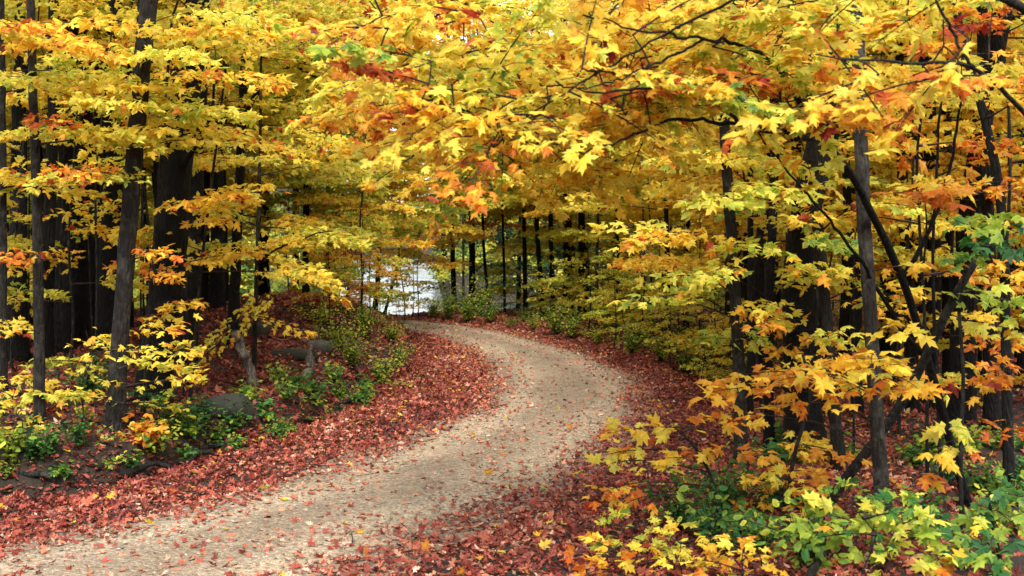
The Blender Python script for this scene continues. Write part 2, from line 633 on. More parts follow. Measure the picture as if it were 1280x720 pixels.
def gravel_material():
    m, nt, out = mat('gravel')
    tc = N(nt, 'ShaderNodeTexCoord')
    vo = N(nt, 'ShaderNodeTexVoronoi', Scale=34.0)
    v2 = N(nt, 'ShaderNodeTexVoronoi', Scale=95.0)
    n1 = N(nt, 'ShaderNodeTexNoise', Scale=1.1, Detail=5.0, Roughness=.6)
    n2 = N(nt, 'ShaderNodeTexNoise', Scale=9.0, Detail=5.0, Roughness=.7)
    for n in (vo, v2, n1, n2):
        nt.links.new(tc.outputs['Object'], n.inputs['Vector'])
    s = N(nt, 'ShaderNodeSeparateColor')
    nt.links.new(vo.outputs['Color'], s.inputs[0])
    stone = ramp(nt, s.outputs[0], [(0, (.09, .07, .052)), (.35, (.24, .185, .135)), (.65, (.31, .265, .19)), (.86, (.38, .295, .235)), (1, (.50, .43, .36))])
    earth = ramp(nt, n2.outputs[0], [(.3, (.18, .125, .085)), (.7, (.33, .25, .17))])
    s2 = N(nt, 'ShaderNodeSeparateColor')
    nt.links.new(v2.outputs['Color'], s2.inputs[0])
    mx = N(nt, 'ShaderNodeMix', data_type='RGBA')
    nt.links.new(ramp(nt, s2.outputs[1], [(.35, (.15, .15, .15)), (.6, (.9, .9, .9))]), mx.inputs[0])
    nt.links.new(earth, mx.inputs[6])
    nt.links.new(stone, mx.inputs[7])
    m2 = N(nt, 'ShaderNodeMix', data_type='RGBA', blend_type='MULTIPLY')
    m2.inputs[0].default_value = 1
    nt.links.new(mx.outputs[2], m2.inputs[6])
    nt.links.new(ramp(nt, n1.outputs[0], [(.3, (.84, .83, .82)), (.5, (.97, 1.0, .96)), (.7, (1.13, 1.10, 1.07))]), m2.inputs[7])
    at = N(nt, 'ShaderNodeAttribute', attribute_name='tone')          # wheel tracks worn pale, crown and sides earthy
    m3 = N(nt, 'ShaderNodeMix', data_type='RGBA', blend_type='MULTIPLY')
    m3.inputs[0].default_value = 1
    nt.links.new(m2.outputs[2], m3.inputs[6])
    nt.links.new(ramp(nt, at.outputs['Fac'], [(0, (.70, .66, .62)), (.5, (.92, .90, .88)), (1, (1.12, 1.10, 1.05))]), m3.inputs[7])
    m2 = m3
    pb = N(nt, 'ShaderNodeBsdfPrincipled', Roughness=.9)
    nt.links.new(m2.outputs[2], pb.inputs['Base Color'])
    ad = N(nt, 'ShaderNodeMath', operation='MULTIPLY_ADD')
    nt.links.new(vo.outputs['Distance'], ad.inputs[0])
    ad.inputs[1].default_value = -.9
    nt.links.new(n2.outputs[0], ad.inputs[2])
    bp = N(nt, 'ShaderNodeBump', Strength=.8, Distance=.025)
    nt.links.new(ad.outputs[0], bp.inputs['Height'])
    nt.links.new(bp.outputs[0], pb.inputs['Normal'])
    nt.links.new(pb.outputs[0], out.inputs[0])
    return m


ga = Acc()
nx, ny = len(gx), len(gy)
ii = (np.arange(ny - 1)[:, None] * nx + np.arange(nx - 1)[None]).ravel()
ga.add(np.column_stack([X.ravel(), Y.ravel(), Z.ravel()]), np.stack([ii, ii + 1, ii + nx + 1, ii + nx], 1))
tag(ga.obj('ground', [soil_material()], None, (0,)), 'dark leaf strewn forest floor rising to a bank on the left', 'ground', kind='structure')

# the road: a ribbon with ragged edges, lying on the ground
NW = 24
ts = np.linspace(-1, 1, NW)
ra = Acc()
nr_ = NST * 3
le, re = catmull(LEFT_EDGE, nr_), catmull(RIGHT_EDGE, nr_)
jl = rng.normal(0, .03, nr_) + .10 * wob(le[:, 0], le[:, 1], .8)
jr = rng.normal(0, .03, nr_) + .10 * wob(re[:, 0], re[:, 1], .8)
q = (ts + 1) / 2
nrm = (re - le) / np.linalg.norm(re - le, axis=1)[:, None]
le2, re2 = le - nrm * (.25 + jl)[:, None], re + nrm * (.25 + jr)[:, None]
xy = le2[:, None] * (1 - q)[None, :, None] + re2[:, None] * q[None, :, None]
edge = 1 - np.abs(ts)
zz = height(xy[..., 0].ravel(), xy[..., 1].ravel()).reshape(nr_, NW)
zz = zz + .012 + .03 * np.sqrt(np.clip(edge, 0, 1))[None] - .012 * np.exp(-((np.abs(ts) - .5) / .16)**2)[None] + .008 * wob(xy[..., 0], xy[..., 1], .7)
ii = (np.arange(nr_ - 1)[:, None] * NW + np.arange(NW - 1)[None]).ravel()
trk = np.exp(-((np.abs(ts) - .48) / .2)**2)[None] + .25 * wob(xy[..., 0], xy[..., 1], 1.1)
ra.add(np.column_stack([xy.reshape(-1, 2), zz.ravel()]), np.stack([ii, ii + 1, ii + NW + 1, ii + NW], 1), 0, np.clip(trk, 0, 1).ravel())
tag(ra.obj('gravel_road', [gravel_material()], None, (0,)), 'tan gravel road winding in an S bend through the woods', 'road', kind='structure')


def road_z(x, y):
    return .03


# lake behind the bend
m, nt, out = mat('lake_water')
tc = N(nt, 'ShaderNodeTexCoord')
mp = N(nt, 'ShaderNodeMapping')
mp.inputs['Scale'].default_value = (.022, .075, 1)
nt.links.new(tc.outputs['Object'], mp.inputs[0])
no = N(nt, 'ShaderNodeTexNoise', Scale=2.2, Detail=6.0, Roughness=.65)
nt.links.new(mp.outputs[0], no.inputs['Vector'])
bp = N(nt, 'ShaderNodeBump', Strength=1.0, Distance=.25)
nt.links.new(no.outputs[0], bp.inputs['Height'])
pb = N(nt, 'ShaderNodeBsdfPrincipled', Roughness=.12, IOR=1.42)
pb.inputs['Base Color'].default_value = (.03, .045, .05, 1)
nt.links.new(bp.outputs[0], pb.inputs['Normal'])
nt.links.new(pb.outputs[0], out.inputs[0])
wa = Acc()
wa.add([(-120, 38, -1.5), (80, 38, -1.5), (80, 310, -1.5), (-120, 310, -1.5)], np.array([[0, 1, 2, 3]]))
tag(wa.obj('lake_water', [m]), 'bright rippled lake glimpsed between the trees behind the bend', 'lake', kind='structure')

# ---- fallen leaves


def scatter(n, xr, yr, keep):
    x, y = rng.uniform(*xr, n), rng.uniform(*yr, n)
    k = rng.random(n) < keep(x, y)
    return x[k], y[k]


la = Acc()


def lay(x, y, size, lift, tone, tilt=.45, near=11, mi=0):
    if not len(x):
        return
    z = height(x, y) + lift
    for lo, hi, kd in ((0, near, 0), (near, 17, 1), (17, 400, 2)):
        k = (y >= lo) & (y < hi)
        n = int(k.sum())
        if not n:
            continue
        nr = np.array([0, 0, 1.]) + rng.normal(0, tilt, (n, 3))
        leaves(la, np.column_stack([x[k], y[k], z[k]]), rng.normal(0, 1, (n, 3)), nr, size[k], kd, tone[k], rng.uniform(.75, 1.15, n), rng.uniform(-2.2, 1.2, n), mi)


def band(x, y):
    rd = road_dist(x, y)
    sb = bank_dist(x, y)
    verge = smooth(-.32, .12, rd + .16 * wob(x, y, .7)) * (1 - smooth(2.2, 4.5, rd))
    verge = np.where(sb > 0, (.66 + .1 * smooth(.15, .5, sb)) * (.6 + .4 * smooth(-.4, .6, wob(x, y, 1.3))), verge)
    return verge


x, y = scatter(450000, (-9, 7), (6.5, 36), band)
n = len(x)
k = rng.random(n)
lay(x, y, np.clip(rng.gamma(6, .0066, n), .016, .085), rng.uniform(.005, .05, n), np.clip(rng.normal(.39, .20, n) + .16 * wob(x, y, 2.2) + .3 * (rng.random(n) < .12), 0, 1), .5)
# thin scatter on the gravel, denser near the verges
x, y = scatter(70000, (-9, 4), (6.5, 36), lambda x, y: (road_dist(x, y) < .1) * (.13 + .36 * np.exp(-np.clip(-road_dist(x, y), 0, 9) / .35) + .12 * smooth(0, .8, wob(x, y, 1.6)) + .25 * (1 - smooth(8, 13, y))))
n = len(x)
lay(x, y, rng.uniform(.03, .08, n), rng.uniform(.032, .052, n), np.clip(rng.normal(.62, .2, n), 0, 1), .35)
# crumbs of leaf and bark trodden into the gravel
x, y = scatter(55000, (-9, 4), (6.5, 30), lambda x, y: (road_dist(x, y) < .15) * (.25 + .5 * smooth(-.2, .9, wob(x, y, 1.2))))
n = len(x)
lay(x, y, rng.uniform(.008, .026, n), rng.uniform(.034, .042, n), np.clip(rng.normal(.5, .3, n), 0, 1), .5, near=0)
# leaves caught on the cut face of the bank
k = rng.integers(0, len(BANK) - 1, 16000)
u = rng.random(16000)
bx = BANK[k] * (1 - u)[:, None] + BANK[k + 1] * u[:, None] + rng.normal(.05, .17, (16000, 2))
ok = (bx[:, 1] > 6) & (bx[:, 1] < 30) & (bx[:, 0] > -9)
x, y = bx[ok, 0], bx[ok, 1]
n = len(x)
lay(x, y, np.clip(rng.gamma(6, .0073, n), .018, .09), rng.uniform(.0, .06, n), np.clip(rng.normal(.33, .2, n), 0, 1), .7)
# floor of the woods
x, y = scatter(150000, (-24, 22), (7, 50), lambda x, y: (road_dist(x, y) > .6) * .55 * (1 - lake_mask(x, y) * smooth(36, 41, y)))
n = len(x)
lay(x, y, rng.uniform(.06, .12, n), rng.uniform(.005, .05, n), np.clip(rng.normal(.45, .2, n) + .15 * wob(x, y, 2.7), 0, 1), .5)
# fresh yellow and orange leaves on top, and broken twigs
x, y = scatter(5500, (-9, 9), (6.5, 36), lambda x, y: .5 * band(x, y) + .3 * (road_dist(x, y) > .8) + .05)
n = len(x)
lay(x, y, rng.uniform(.04, .1, n), rng.uniform(.035, .06, n), rng.normal(.64, .12, n), .5, mi=1)
x, y = scatter(2600, (-9, 9), (6.5, 30), lambda x, y: .6 * band(x, y) + .3 * (road_dist(x, y) > .8) + .04)
z = height(x, y) + .04
for x_, y_, z_ in zip(x, y, z):
    v = rng.normal(0, .12, 3) * [1, 1, .12]
    tube(la, np.array([[x_, y_, z_], [x_, y_, z_] + v + rng.normal(0, .012, 3), [x_, y_, z_] + v * 2]), [.005, .004, .002], 3, mi=2, cap=False)
tag(la.obj('leaf_litter', [M_LITTER, M_LEAF, BARK['twig']]), 'rust red and tan fallen maple leaves along the road', 'fallen leaves', kind='stuff')

# ---- loose stones on the gravel
pa = Acc()
x, y = scatter(22000, (-8, 3.5), (7, 24), lambda x, y: (road_dist(x, y) < .1) * (1 - .6 * smooth(10, 22, y)))
n = len(x)
s = rng.gamma(2.2, .0035, n) + .004
oc = np.array([(1, 0, 0), (0, 1, 0), (-1, 0, 0), (0, -1, 0), (0, 0, .7), (0, 0, -.4)], float)
of = np.array([(0, 1, 4), (1, 2, 4), (2, 3, 4), (3, 0, 4), (1, 0, 5), (2, 1, 5), (3, 2, 5), (0, 3, 5)])
an = rng.uniform(0, 6.28, n)
v = oc[None] * rng.uniform(.6, 1.3, (n, 6, 3)) * s[:, None, None]
v = np.stack([v[..., 0] * np.cos(an)[:, None] - v[..., 1] * np.sin(an)[:, None], v[..., 0] * np.sin(an)[:, None] + v[..., 1] * np.cos(an)[:, None], v[..., 2]], -1)
v += np.column_stack([x, y, height(x, y) + .036])[:, None]
pa.add(v.reshape(-1, 3), (of[None] + (np.arange(n) * 6)[:, None, None]).reshape(-1, 3), 0, np.repeat(rng.random(n), 6))
m, nt, out = mat('pebble')
at = N(nt, 'ShaderNodeAttribute', attribute_name='tone')
pb = N(nt, 'ShaderNodeBsdfPrincipled', Roughness=.85)
nt.links.new(ramp(nt, at.outputs['Fac'], [(0, (.09, .075, .055)), (.5, (.21, .175, .125)), (.85, (.27, .225, .17)), (1, (.36, .31, .25))]), pb.inputs['Base Color'])
nt.links.new(pb.outputs[0], out.inputs[0])
tag(pa.obj('gravel', [m]), 'loose pale stones scattered over the tan road', 'gravel', kind='stuff')

# ------------------------------------------------------------------ trees one can tell apart
GL, GR, GC = 'maples on the left bank', 'maples right of the road', 'trees around the bend'

# sprays of the two trees whose boughs cross the top of the view
def canopy(n, x0, x1, env, d0, d1, seed, size=.125):
    r = np.random.default_rng(seed)
    out = []
    for k in range(n):
        px = x0 + (x1 - x0) * (k + r.uniform(0, 1)) / n
        lim = np.interp(px, *zip(*env))
        py = lim - abs(r.normal(0, 1)) * 90 if r.random() < .5 else r.uniform(-60, lim)
        t = .585 + .05 * math.sin(px / 60 + py / 50)
        u = r.random()
        t = .82 if u < .03 else (.45 if u < .25 else (.73 if u < .45 else t - .04))
        dd = r.uniform(d0, d1)
        out.append((px, py, dd, r.uniform(.45, .9), r.uniform(.35, .6), t + r.normal(0, .03), size * r.uniform(.85, 1.1)))
    return out


def fill(n, x0, x1, y0, y1, d0, d1, seed, tone, L=1.9, size=.12):
    r = np.random.default_rng(seed)
    return [(r.uniform(x0, x1), y0 + (y1 - y0) * (k + r.random()) / n, r.uniform(d0, d1), L * r.uniform(.75, 1.25), L * r.uniform(.5, .8),
             tone + r.normal(0, .06) + .14 * (r.random() < .15), size) for k in range(n)]


ENV = [(430, 110), (500, 160), (560, 215), (620, 232), (700, 215), (760, 170), (830, 140), (900, 115), (1000, 95), (1100, 115), (1210, 110), (1290, 80)]
# ---- left of the road
hero('maple_tree', 'slender straight grey maple trunk second from the left edge, on the bank', 'tree', 'brown', 11.6,
     [(50, 535), (47, 300), (41, 100), (37, -30)], 14, 9.5, tone=.5, size=.115, group=GL, upper=260,
     auto=(5, 2.6, 5.4, .7, 1.2),
     crown=[(70, 45, 11, 1.5, 1.1, .62, .12), (95, 155, 11.3, 1.3, 1.0, .47, .115), (20, 90, 11.4, 1.2, .9, .43, .115), (120, 85, 11.8, 1.6, 1.1, .47, .11),
            (20, 315, 11.3, .8, .6, .70, .11), (75, 230, 11.5, .9, .6, .58, .11), (60, 145, 11.1, .7, .5, .80, .11), (30, 25, 11, 1.3, .9, .70, .115), (130, 20, 11.2, 1.2, .8, .58, .115)])
hero('maple_tree', 'tall grey brown maple trunk on the bank, leaning right before the great black trunk', 'tree', 'brown', 11.7,
     [(144, 545), (152, 400), (164, 240), (178, 80), (188, -30)], 22, 11, 18, tone=.48, size=.11, group=GL, upper=320,
     auto=(5, 3.0, 6.0, .8, 1.4),
     crown=[(150, 120, 11.3, 1.4, 1.0, .46, .11), (205, 60, 11.2, 1.4, 1.0, .47, .11), (285, 10, 11.4, 1.2, .8, .45, .11), (120, 210, 11.3, 1.3, .8, .52, .11),
            (100, 205, 11, .9, .5, .72, .11), (250, 172, 11.6, .7, .4, .50, .11), (270, 85, 11.4, 1.5, 1.0, .52, .11), (185, 310, 11.4, .7, .4, .75, .11), (100, 215, 11.2, .6, .4, .84, .1)])
hero('maple_tree', 'thin dark second stem close behind the grey brown maple on the bank', 'tree', 'brown', 12.3,
     [(140, 535), (152, 330), (168, 120), (176, -30)], 9, 9, tone=.5, size=.11, group=GL, upper=120,
     auto=(6, 2.4, 5.2, .7, 1.2), crown=[(135, 60, 12.2, 1.2, .9, .5, .11), (190, 140, 12.2, 1.1, .7, .5, .11)])
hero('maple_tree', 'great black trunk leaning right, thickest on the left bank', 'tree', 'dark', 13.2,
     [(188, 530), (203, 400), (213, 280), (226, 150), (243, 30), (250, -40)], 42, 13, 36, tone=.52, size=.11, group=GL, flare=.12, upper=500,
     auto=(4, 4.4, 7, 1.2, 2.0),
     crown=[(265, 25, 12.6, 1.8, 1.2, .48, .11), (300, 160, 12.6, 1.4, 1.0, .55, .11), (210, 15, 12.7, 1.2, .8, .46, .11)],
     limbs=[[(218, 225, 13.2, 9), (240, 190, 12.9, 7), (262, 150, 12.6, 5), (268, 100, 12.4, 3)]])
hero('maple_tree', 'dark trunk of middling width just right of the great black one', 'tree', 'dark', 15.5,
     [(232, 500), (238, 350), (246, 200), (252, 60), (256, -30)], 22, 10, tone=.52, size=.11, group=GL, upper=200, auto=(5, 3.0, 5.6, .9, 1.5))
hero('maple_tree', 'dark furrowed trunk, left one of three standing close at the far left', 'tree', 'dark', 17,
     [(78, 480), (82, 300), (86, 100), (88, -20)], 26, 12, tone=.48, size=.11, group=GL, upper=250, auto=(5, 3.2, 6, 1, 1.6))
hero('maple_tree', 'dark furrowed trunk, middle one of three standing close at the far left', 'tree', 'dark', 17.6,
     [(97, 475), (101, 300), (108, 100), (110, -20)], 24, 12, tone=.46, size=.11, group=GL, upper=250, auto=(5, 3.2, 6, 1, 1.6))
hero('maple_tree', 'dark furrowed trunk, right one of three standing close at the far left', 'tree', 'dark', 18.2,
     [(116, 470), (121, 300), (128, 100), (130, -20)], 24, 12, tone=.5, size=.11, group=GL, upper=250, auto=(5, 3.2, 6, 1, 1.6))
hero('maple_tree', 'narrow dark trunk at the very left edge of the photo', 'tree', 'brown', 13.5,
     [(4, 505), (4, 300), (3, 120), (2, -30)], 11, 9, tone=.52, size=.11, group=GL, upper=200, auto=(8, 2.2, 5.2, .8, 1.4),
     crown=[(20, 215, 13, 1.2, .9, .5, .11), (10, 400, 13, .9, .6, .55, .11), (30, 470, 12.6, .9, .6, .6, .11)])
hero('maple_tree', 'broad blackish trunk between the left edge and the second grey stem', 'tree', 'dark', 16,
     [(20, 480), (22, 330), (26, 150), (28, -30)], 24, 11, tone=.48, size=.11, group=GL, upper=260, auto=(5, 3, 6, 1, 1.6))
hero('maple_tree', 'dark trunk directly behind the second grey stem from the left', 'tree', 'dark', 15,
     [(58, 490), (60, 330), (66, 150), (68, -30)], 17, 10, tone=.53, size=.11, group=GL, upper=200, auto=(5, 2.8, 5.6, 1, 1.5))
hero('maple_sapling', 'thin reddish sapling stem leaning right between the grey maple and the great black trunk', 'sapling', 'brown', 12.6,
     [(178, 520), (192, 330), (204, 170), (214, 40)], 6, 5.4, tone=.55, size=.105, group=GL, auto=(7, 1.6, 5, .6, 1.1),
     crown=[(170, 320, 12.3, .7, .4, .76, .1), (205, 335, 12.2, .8, .5, .7, .1), (200, 395, 12.1, .9, .5, .56, .11)])
hero('maple_sapling', 'very thin dark stem leaning right over the bank, just left of the straight pole sapling', 'sapling', 'brown', 13,
     [(236, 505), (252, 330), (268, 200), (279, 110)], 5, 4.8, tone=.55, size=.105, group=GL, auto=(7, 1.2, 4.6, .6, 1.2),
     crown=[(232, 375, 12.6, .8, .5, .62, .105), (262, 270, 12.6, .9, .6, .66, .1), (225, 430, 12, .9, .5, .57, .11)])
hero('maple_sapling', 'straight thin pole sapling rising from the mound of the bank', 'sapling', 'brown', 15.5,
     [(317, 475), (321, 330), (325, 200), (326, 90)], 6, 5.6, tone=.47, size=.105, group=GL, auto=(12, 1.7, 5.4, .8, 1.5),
     crown=[(290, 400, 15, 1.5, .6, .55, .1), (345, 300, 15, 1.2, .7, .45, .1), (350, 400, 15.2, .8, .4, .53, .1), (270, 300, 15, 1.1, .6, .48, .1), (380, 335, 15, 1.3, .7, .46, .1)],
     limbs=[[(322, 330, 15.5, 4), (345, 312, 15, 3), (385, 296, 14.6, 2.5), (415, 288, 14.4, 1.5)]])
hero('maple_tree', 'dark maple behind the mound with one limb arching right over the road side', 'tree', 'dark', 17,
     [(290, 440), (296, 300), (303, 140), (306, 20)], 14, 9, tone=.5, size=.11, group=GL, upper=200, auto=(11, 2.0, 6, 1, 1.8),
     limbs=[[(303, 150, 17, 8), (325, 112, 16.6, 6), (352, 90, 16.2, 5), (385, 76, 15.8, 4), (430, 73, 15.4, 2.5)], [(370, 83, 16, 3.5), (392, 95, 15.8, 3), (412, 107, 15.6, 2)]],
     crown=[(345, 70, 16, 1.7, 1.2, .5, .11), (400, 60, 15.6, 1.8, 1.2, .52, .11), (425, 110, 15.3, 1.6, 1.1, .66, .11), (440, 120, 15, .9, .6, .86, .11), (370, 150, 16, 1.6, 1.1, .5, .11),
            (330, 30, 16, 1.8, 1.2, .47, .11), (400, 180, 15.8, 1.6, 1.0, .48, .11), (415, 20, 15.5, 1.8, 1.3, .46, .1)])
hero('maple_tree', 'slim dark trunk rising behind the crest of the mound', 'tree', 'dark', 24,
     [(382, 380), (383, 250), (385, 100), (386, 0)], 9, 9.5, crown=fill(26, 325, 455, -30, 300, 22, 25, 21, .42) + fill(8, 330, 400, 80, 145, 21, 24, 44, .44) + fill(14, 330, 450, 140, 250, 22, 26, 45, .44), tone=.48, size=.11, group=GL, upper=150, auto=(14, 1.6, 6.6, 1.1, 2.0))
hero('maple_tree', 'leafy yellow green maple beyond the mound, left of the white gap of lake', 'tree', 'brown', 27,
     [(408, 395), (410, 280), (414, 120), (416, 20)], 9, 9.5, crown=fill(34, 370, 520, -40, 300, 24, 28, 22, .41) + fill(10, 415, 490, 120, 215, 24, 28, 42, .46) + fill(8, 470, 545, -30, 40, 24, 28, 43, .46) + fill(7, 475, 530, 170, 250, 26, 29, 46, .5), tone=.43, size=.115, group=GL, upper=150, auto=(16, 1.7, 7, 1.2, 2.2))
hero('maple_tree', 'leaning dark stem standing in front of the white gap of lake', 'tree', 'dark', 36,
     [(468, 395), (472, 350), (476, 280), (478, 180)], 7, 11, crown=fill(40, 410, 560, -30, 322, 33, 37, 23, .54, 2.3) + fill(10, 400, 545, 285, 325, 32, 35, 33, .64, 1.8), tone=.68, size=.12, group=GC, upper=150, auto=(12, 3.1, 7, 1.3, 2.2))
hero('maple_sapling', 'thin leaning bare stem across the white gap of lake', 'sapling', 'dark', 35,
     [(478, 398), (490, 360), (500, 310)], 4, 6, tone=.7, size=.12, group=GC, auto=(8, 3.0, 5.6, 1, 2.0))
hero('maple_sapling', 'small forked stem at the left side of the white gap of lake', 'sapling', 'dark', 34,
     [(438, 392), (436, 350), (444, 310)], 4, 6, tone=.6, size=.12, group=GC, auto=(8, 2.9, 5.6, 1, 2.0), crown=[(446, 358, 33.5, 1.0, .5, .82, .11)])

# ---- around the bend
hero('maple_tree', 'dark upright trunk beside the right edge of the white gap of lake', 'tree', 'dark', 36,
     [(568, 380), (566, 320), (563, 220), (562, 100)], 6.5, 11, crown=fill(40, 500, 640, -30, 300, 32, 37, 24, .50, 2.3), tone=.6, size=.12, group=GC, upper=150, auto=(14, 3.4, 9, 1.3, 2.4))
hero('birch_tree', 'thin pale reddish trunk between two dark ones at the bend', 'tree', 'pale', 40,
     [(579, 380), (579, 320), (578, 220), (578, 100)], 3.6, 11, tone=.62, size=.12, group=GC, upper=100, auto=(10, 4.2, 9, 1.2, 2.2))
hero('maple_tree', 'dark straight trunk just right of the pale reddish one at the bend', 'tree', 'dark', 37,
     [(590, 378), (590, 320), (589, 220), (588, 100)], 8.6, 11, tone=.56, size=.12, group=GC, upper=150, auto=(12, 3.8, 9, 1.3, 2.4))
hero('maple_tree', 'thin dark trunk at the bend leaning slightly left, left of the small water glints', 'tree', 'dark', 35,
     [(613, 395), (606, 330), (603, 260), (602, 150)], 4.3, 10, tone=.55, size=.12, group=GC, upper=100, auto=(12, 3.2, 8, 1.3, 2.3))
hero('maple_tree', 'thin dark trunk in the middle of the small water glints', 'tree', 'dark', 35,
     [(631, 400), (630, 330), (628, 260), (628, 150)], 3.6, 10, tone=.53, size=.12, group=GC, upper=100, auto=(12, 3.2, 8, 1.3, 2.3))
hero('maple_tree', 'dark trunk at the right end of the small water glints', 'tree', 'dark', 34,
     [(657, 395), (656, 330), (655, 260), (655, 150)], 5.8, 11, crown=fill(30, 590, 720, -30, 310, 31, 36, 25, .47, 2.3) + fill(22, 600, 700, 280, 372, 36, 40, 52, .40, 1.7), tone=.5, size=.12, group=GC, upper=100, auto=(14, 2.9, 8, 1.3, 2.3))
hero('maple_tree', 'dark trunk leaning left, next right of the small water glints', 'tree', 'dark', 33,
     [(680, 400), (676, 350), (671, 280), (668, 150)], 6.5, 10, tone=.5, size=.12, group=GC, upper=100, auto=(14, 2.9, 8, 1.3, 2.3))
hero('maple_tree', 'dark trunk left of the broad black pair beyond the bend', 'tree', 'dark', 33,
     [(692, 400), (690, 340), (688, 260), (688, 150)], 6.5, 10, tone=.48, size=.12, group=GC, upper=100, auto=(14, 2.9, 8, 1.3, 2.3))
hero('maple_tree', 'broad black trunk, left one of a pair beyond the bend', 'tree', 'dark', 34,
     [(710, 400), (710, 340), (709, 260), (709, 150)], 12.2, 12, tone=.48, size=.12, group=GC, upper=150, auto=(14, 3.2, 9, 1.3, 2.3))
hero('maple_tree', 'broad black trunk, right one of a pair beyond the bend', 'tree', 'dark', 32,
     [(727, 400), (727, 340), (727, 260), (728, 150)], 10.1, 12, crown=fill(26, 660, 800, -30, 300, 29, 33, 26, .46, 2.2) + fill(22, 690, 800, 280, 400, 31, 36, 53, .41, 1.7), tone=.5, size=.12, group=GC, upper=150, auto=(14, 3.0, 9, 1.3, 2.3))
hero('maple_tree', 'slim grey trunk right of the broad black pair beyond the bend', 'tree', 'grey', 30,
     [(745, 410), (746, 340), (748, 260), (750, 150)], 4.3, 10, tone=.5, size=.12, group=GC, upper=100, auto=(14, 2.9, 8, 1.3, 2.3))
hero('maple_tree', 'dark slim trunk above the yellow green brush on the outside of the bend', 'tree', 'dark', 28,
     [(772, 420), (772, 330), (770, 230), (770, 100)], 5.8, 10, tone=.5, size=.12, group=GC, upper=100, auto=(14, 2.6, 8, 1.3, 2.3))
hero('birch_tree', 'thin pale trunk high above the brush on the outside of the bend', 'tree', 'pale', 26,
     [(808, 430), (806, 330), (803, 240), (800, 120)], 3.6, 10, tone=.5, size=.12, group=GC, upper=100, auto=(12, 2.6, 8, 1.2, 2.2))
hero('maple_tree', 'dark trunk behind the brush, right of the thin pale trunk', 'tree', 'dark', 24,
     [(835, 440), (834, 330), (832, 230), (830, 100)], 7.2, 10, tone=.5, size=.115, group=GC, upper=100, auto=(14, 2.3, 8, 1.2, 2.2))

# ---- right of the road
hero('maple_tree', 'slim straight dark trunk nearest the road on the right side', 'tree', 'brown', 11.6,
     [(927, 590), (922, 430), (913, 280), (904, 120), (900, -20)], 16, 9, tone=.47, size=.125, group=GR, upper=160,
     crown=[(845, 285, 10.8, 1.3, .9, .50, .125), (905, 240, 11, 1.3, .9, .47, .125), (960, 225, 11, 1.2, .8, .45, .125), (850, 340, 11, .9, .5, .44, .125), (815, 370, 11, .6, .4, .48, .125),
            (900, 330, 10.8, 1.0, .6, .42, .125), (880, 185, 11.2, 1.4, .9, .5, .12), (940, 300, 11, 1.0, .6, .48, .125), (945, 395, 11, .7, .4, .66, .12), (800, 275, 11, .9, .5, .5, .125),
            (920, 130, 11.2, 1.4, .9, .48, .12), (860, 90, 11, 1.4, 1.0, .5, .12), (840, 365, 10.8, .7, .5, .45, .12)])
hero('maple_tree', 'thin dark trunk just right of the slim straight one nearest the road', 'tree', 'dark', 14.5,
     [(938, 520), (938, 400), (938, 250), (938, 90)], 9, 9, tone=.5, size=.12, group=GR, upper=120, auto=(9, 2.2, 5.4, .8, 1.5))
hero('maple_tree', 'dark trunk with leafy side twigs, left of the great black leaning trunk', 'tree', 'dark', 13,
     [(962, 560), (960, 420), (966, 270), (972, 130), (974, -20)], 13, 9, tone=.5, size=.12, group=GR, upper=120, auto=(8, 2.2, 5, .8, 1.4),
     crown=[(970, 400, 12.4, .7, .4, .7, .12), (1000, 250, 12.4, 1.0, .6, .47, .12)] + fill(9, 890, 1010, 235, 480, 11.2, 12.4, 61, .5, .85) + [])
hero('maple_tree', 'great black trunk leaning right, thickest on the right side', 'tree', 'dark', 12.4,
     [(1008, 600), (1002, 480), (997, 380), (1006, 270), (1030, 160), (1050, 40), (1055, -30)], 40, 12, 28, tone=.55, size=.12, group=GR, upper=350, auto=(7, 3.4, 6.5, 1, 1.8),
     crown=[(985, 460, 11.6, .9, .5, .68, .12), (1000, 200, 11.8, 1.3, .8, .48, .12), (1010, 330, 11.6, .9, .5, .47, .12), (985, 395, 11.5, .7, .4, .5, .12), (1030, 270, 11.7, .9, .5, .44, .12), (1025, 420, 11.4, .7, .4, .6, .12), (1000, 545, 11.3, .7, .4, .62, .12)])
hero('maple_tree', 'dark grey trunk leaning left, just right of the great black trunk on the right', 'tree', 'brown', 11.4,
     [(1050, 585), (1036, 430), (1024, 300), (1014, 180), (1008, 40)], 16, 9, tone=.55, size=.12, group=GR, upper=150, auto=(5, 2.8, 5, .8, 1.3),
     crown=fill(11, 1000, 1130, 200, 500, 9.8, 11, 62, .52, .7) + [(1045, 290, 11, .9, .5, .5, .12), (960, 30, 11, 1.4, 1.0, .5, .12), (1010, 90, 11, 1.2, .8, .66, .12)])
hero('maple_tree', 'dark trunk half hidden behind the nearest grey stem', 'tree', 'dark', 14.5,
     [(1072, 530), (1068, 400), (1060, 270), (1055, 120), (1052, -20)], 13, 9, tone=.56, size=.12, group=GR, upper=120, auto=(9, 2.0, 5.4, .8, 1.5))
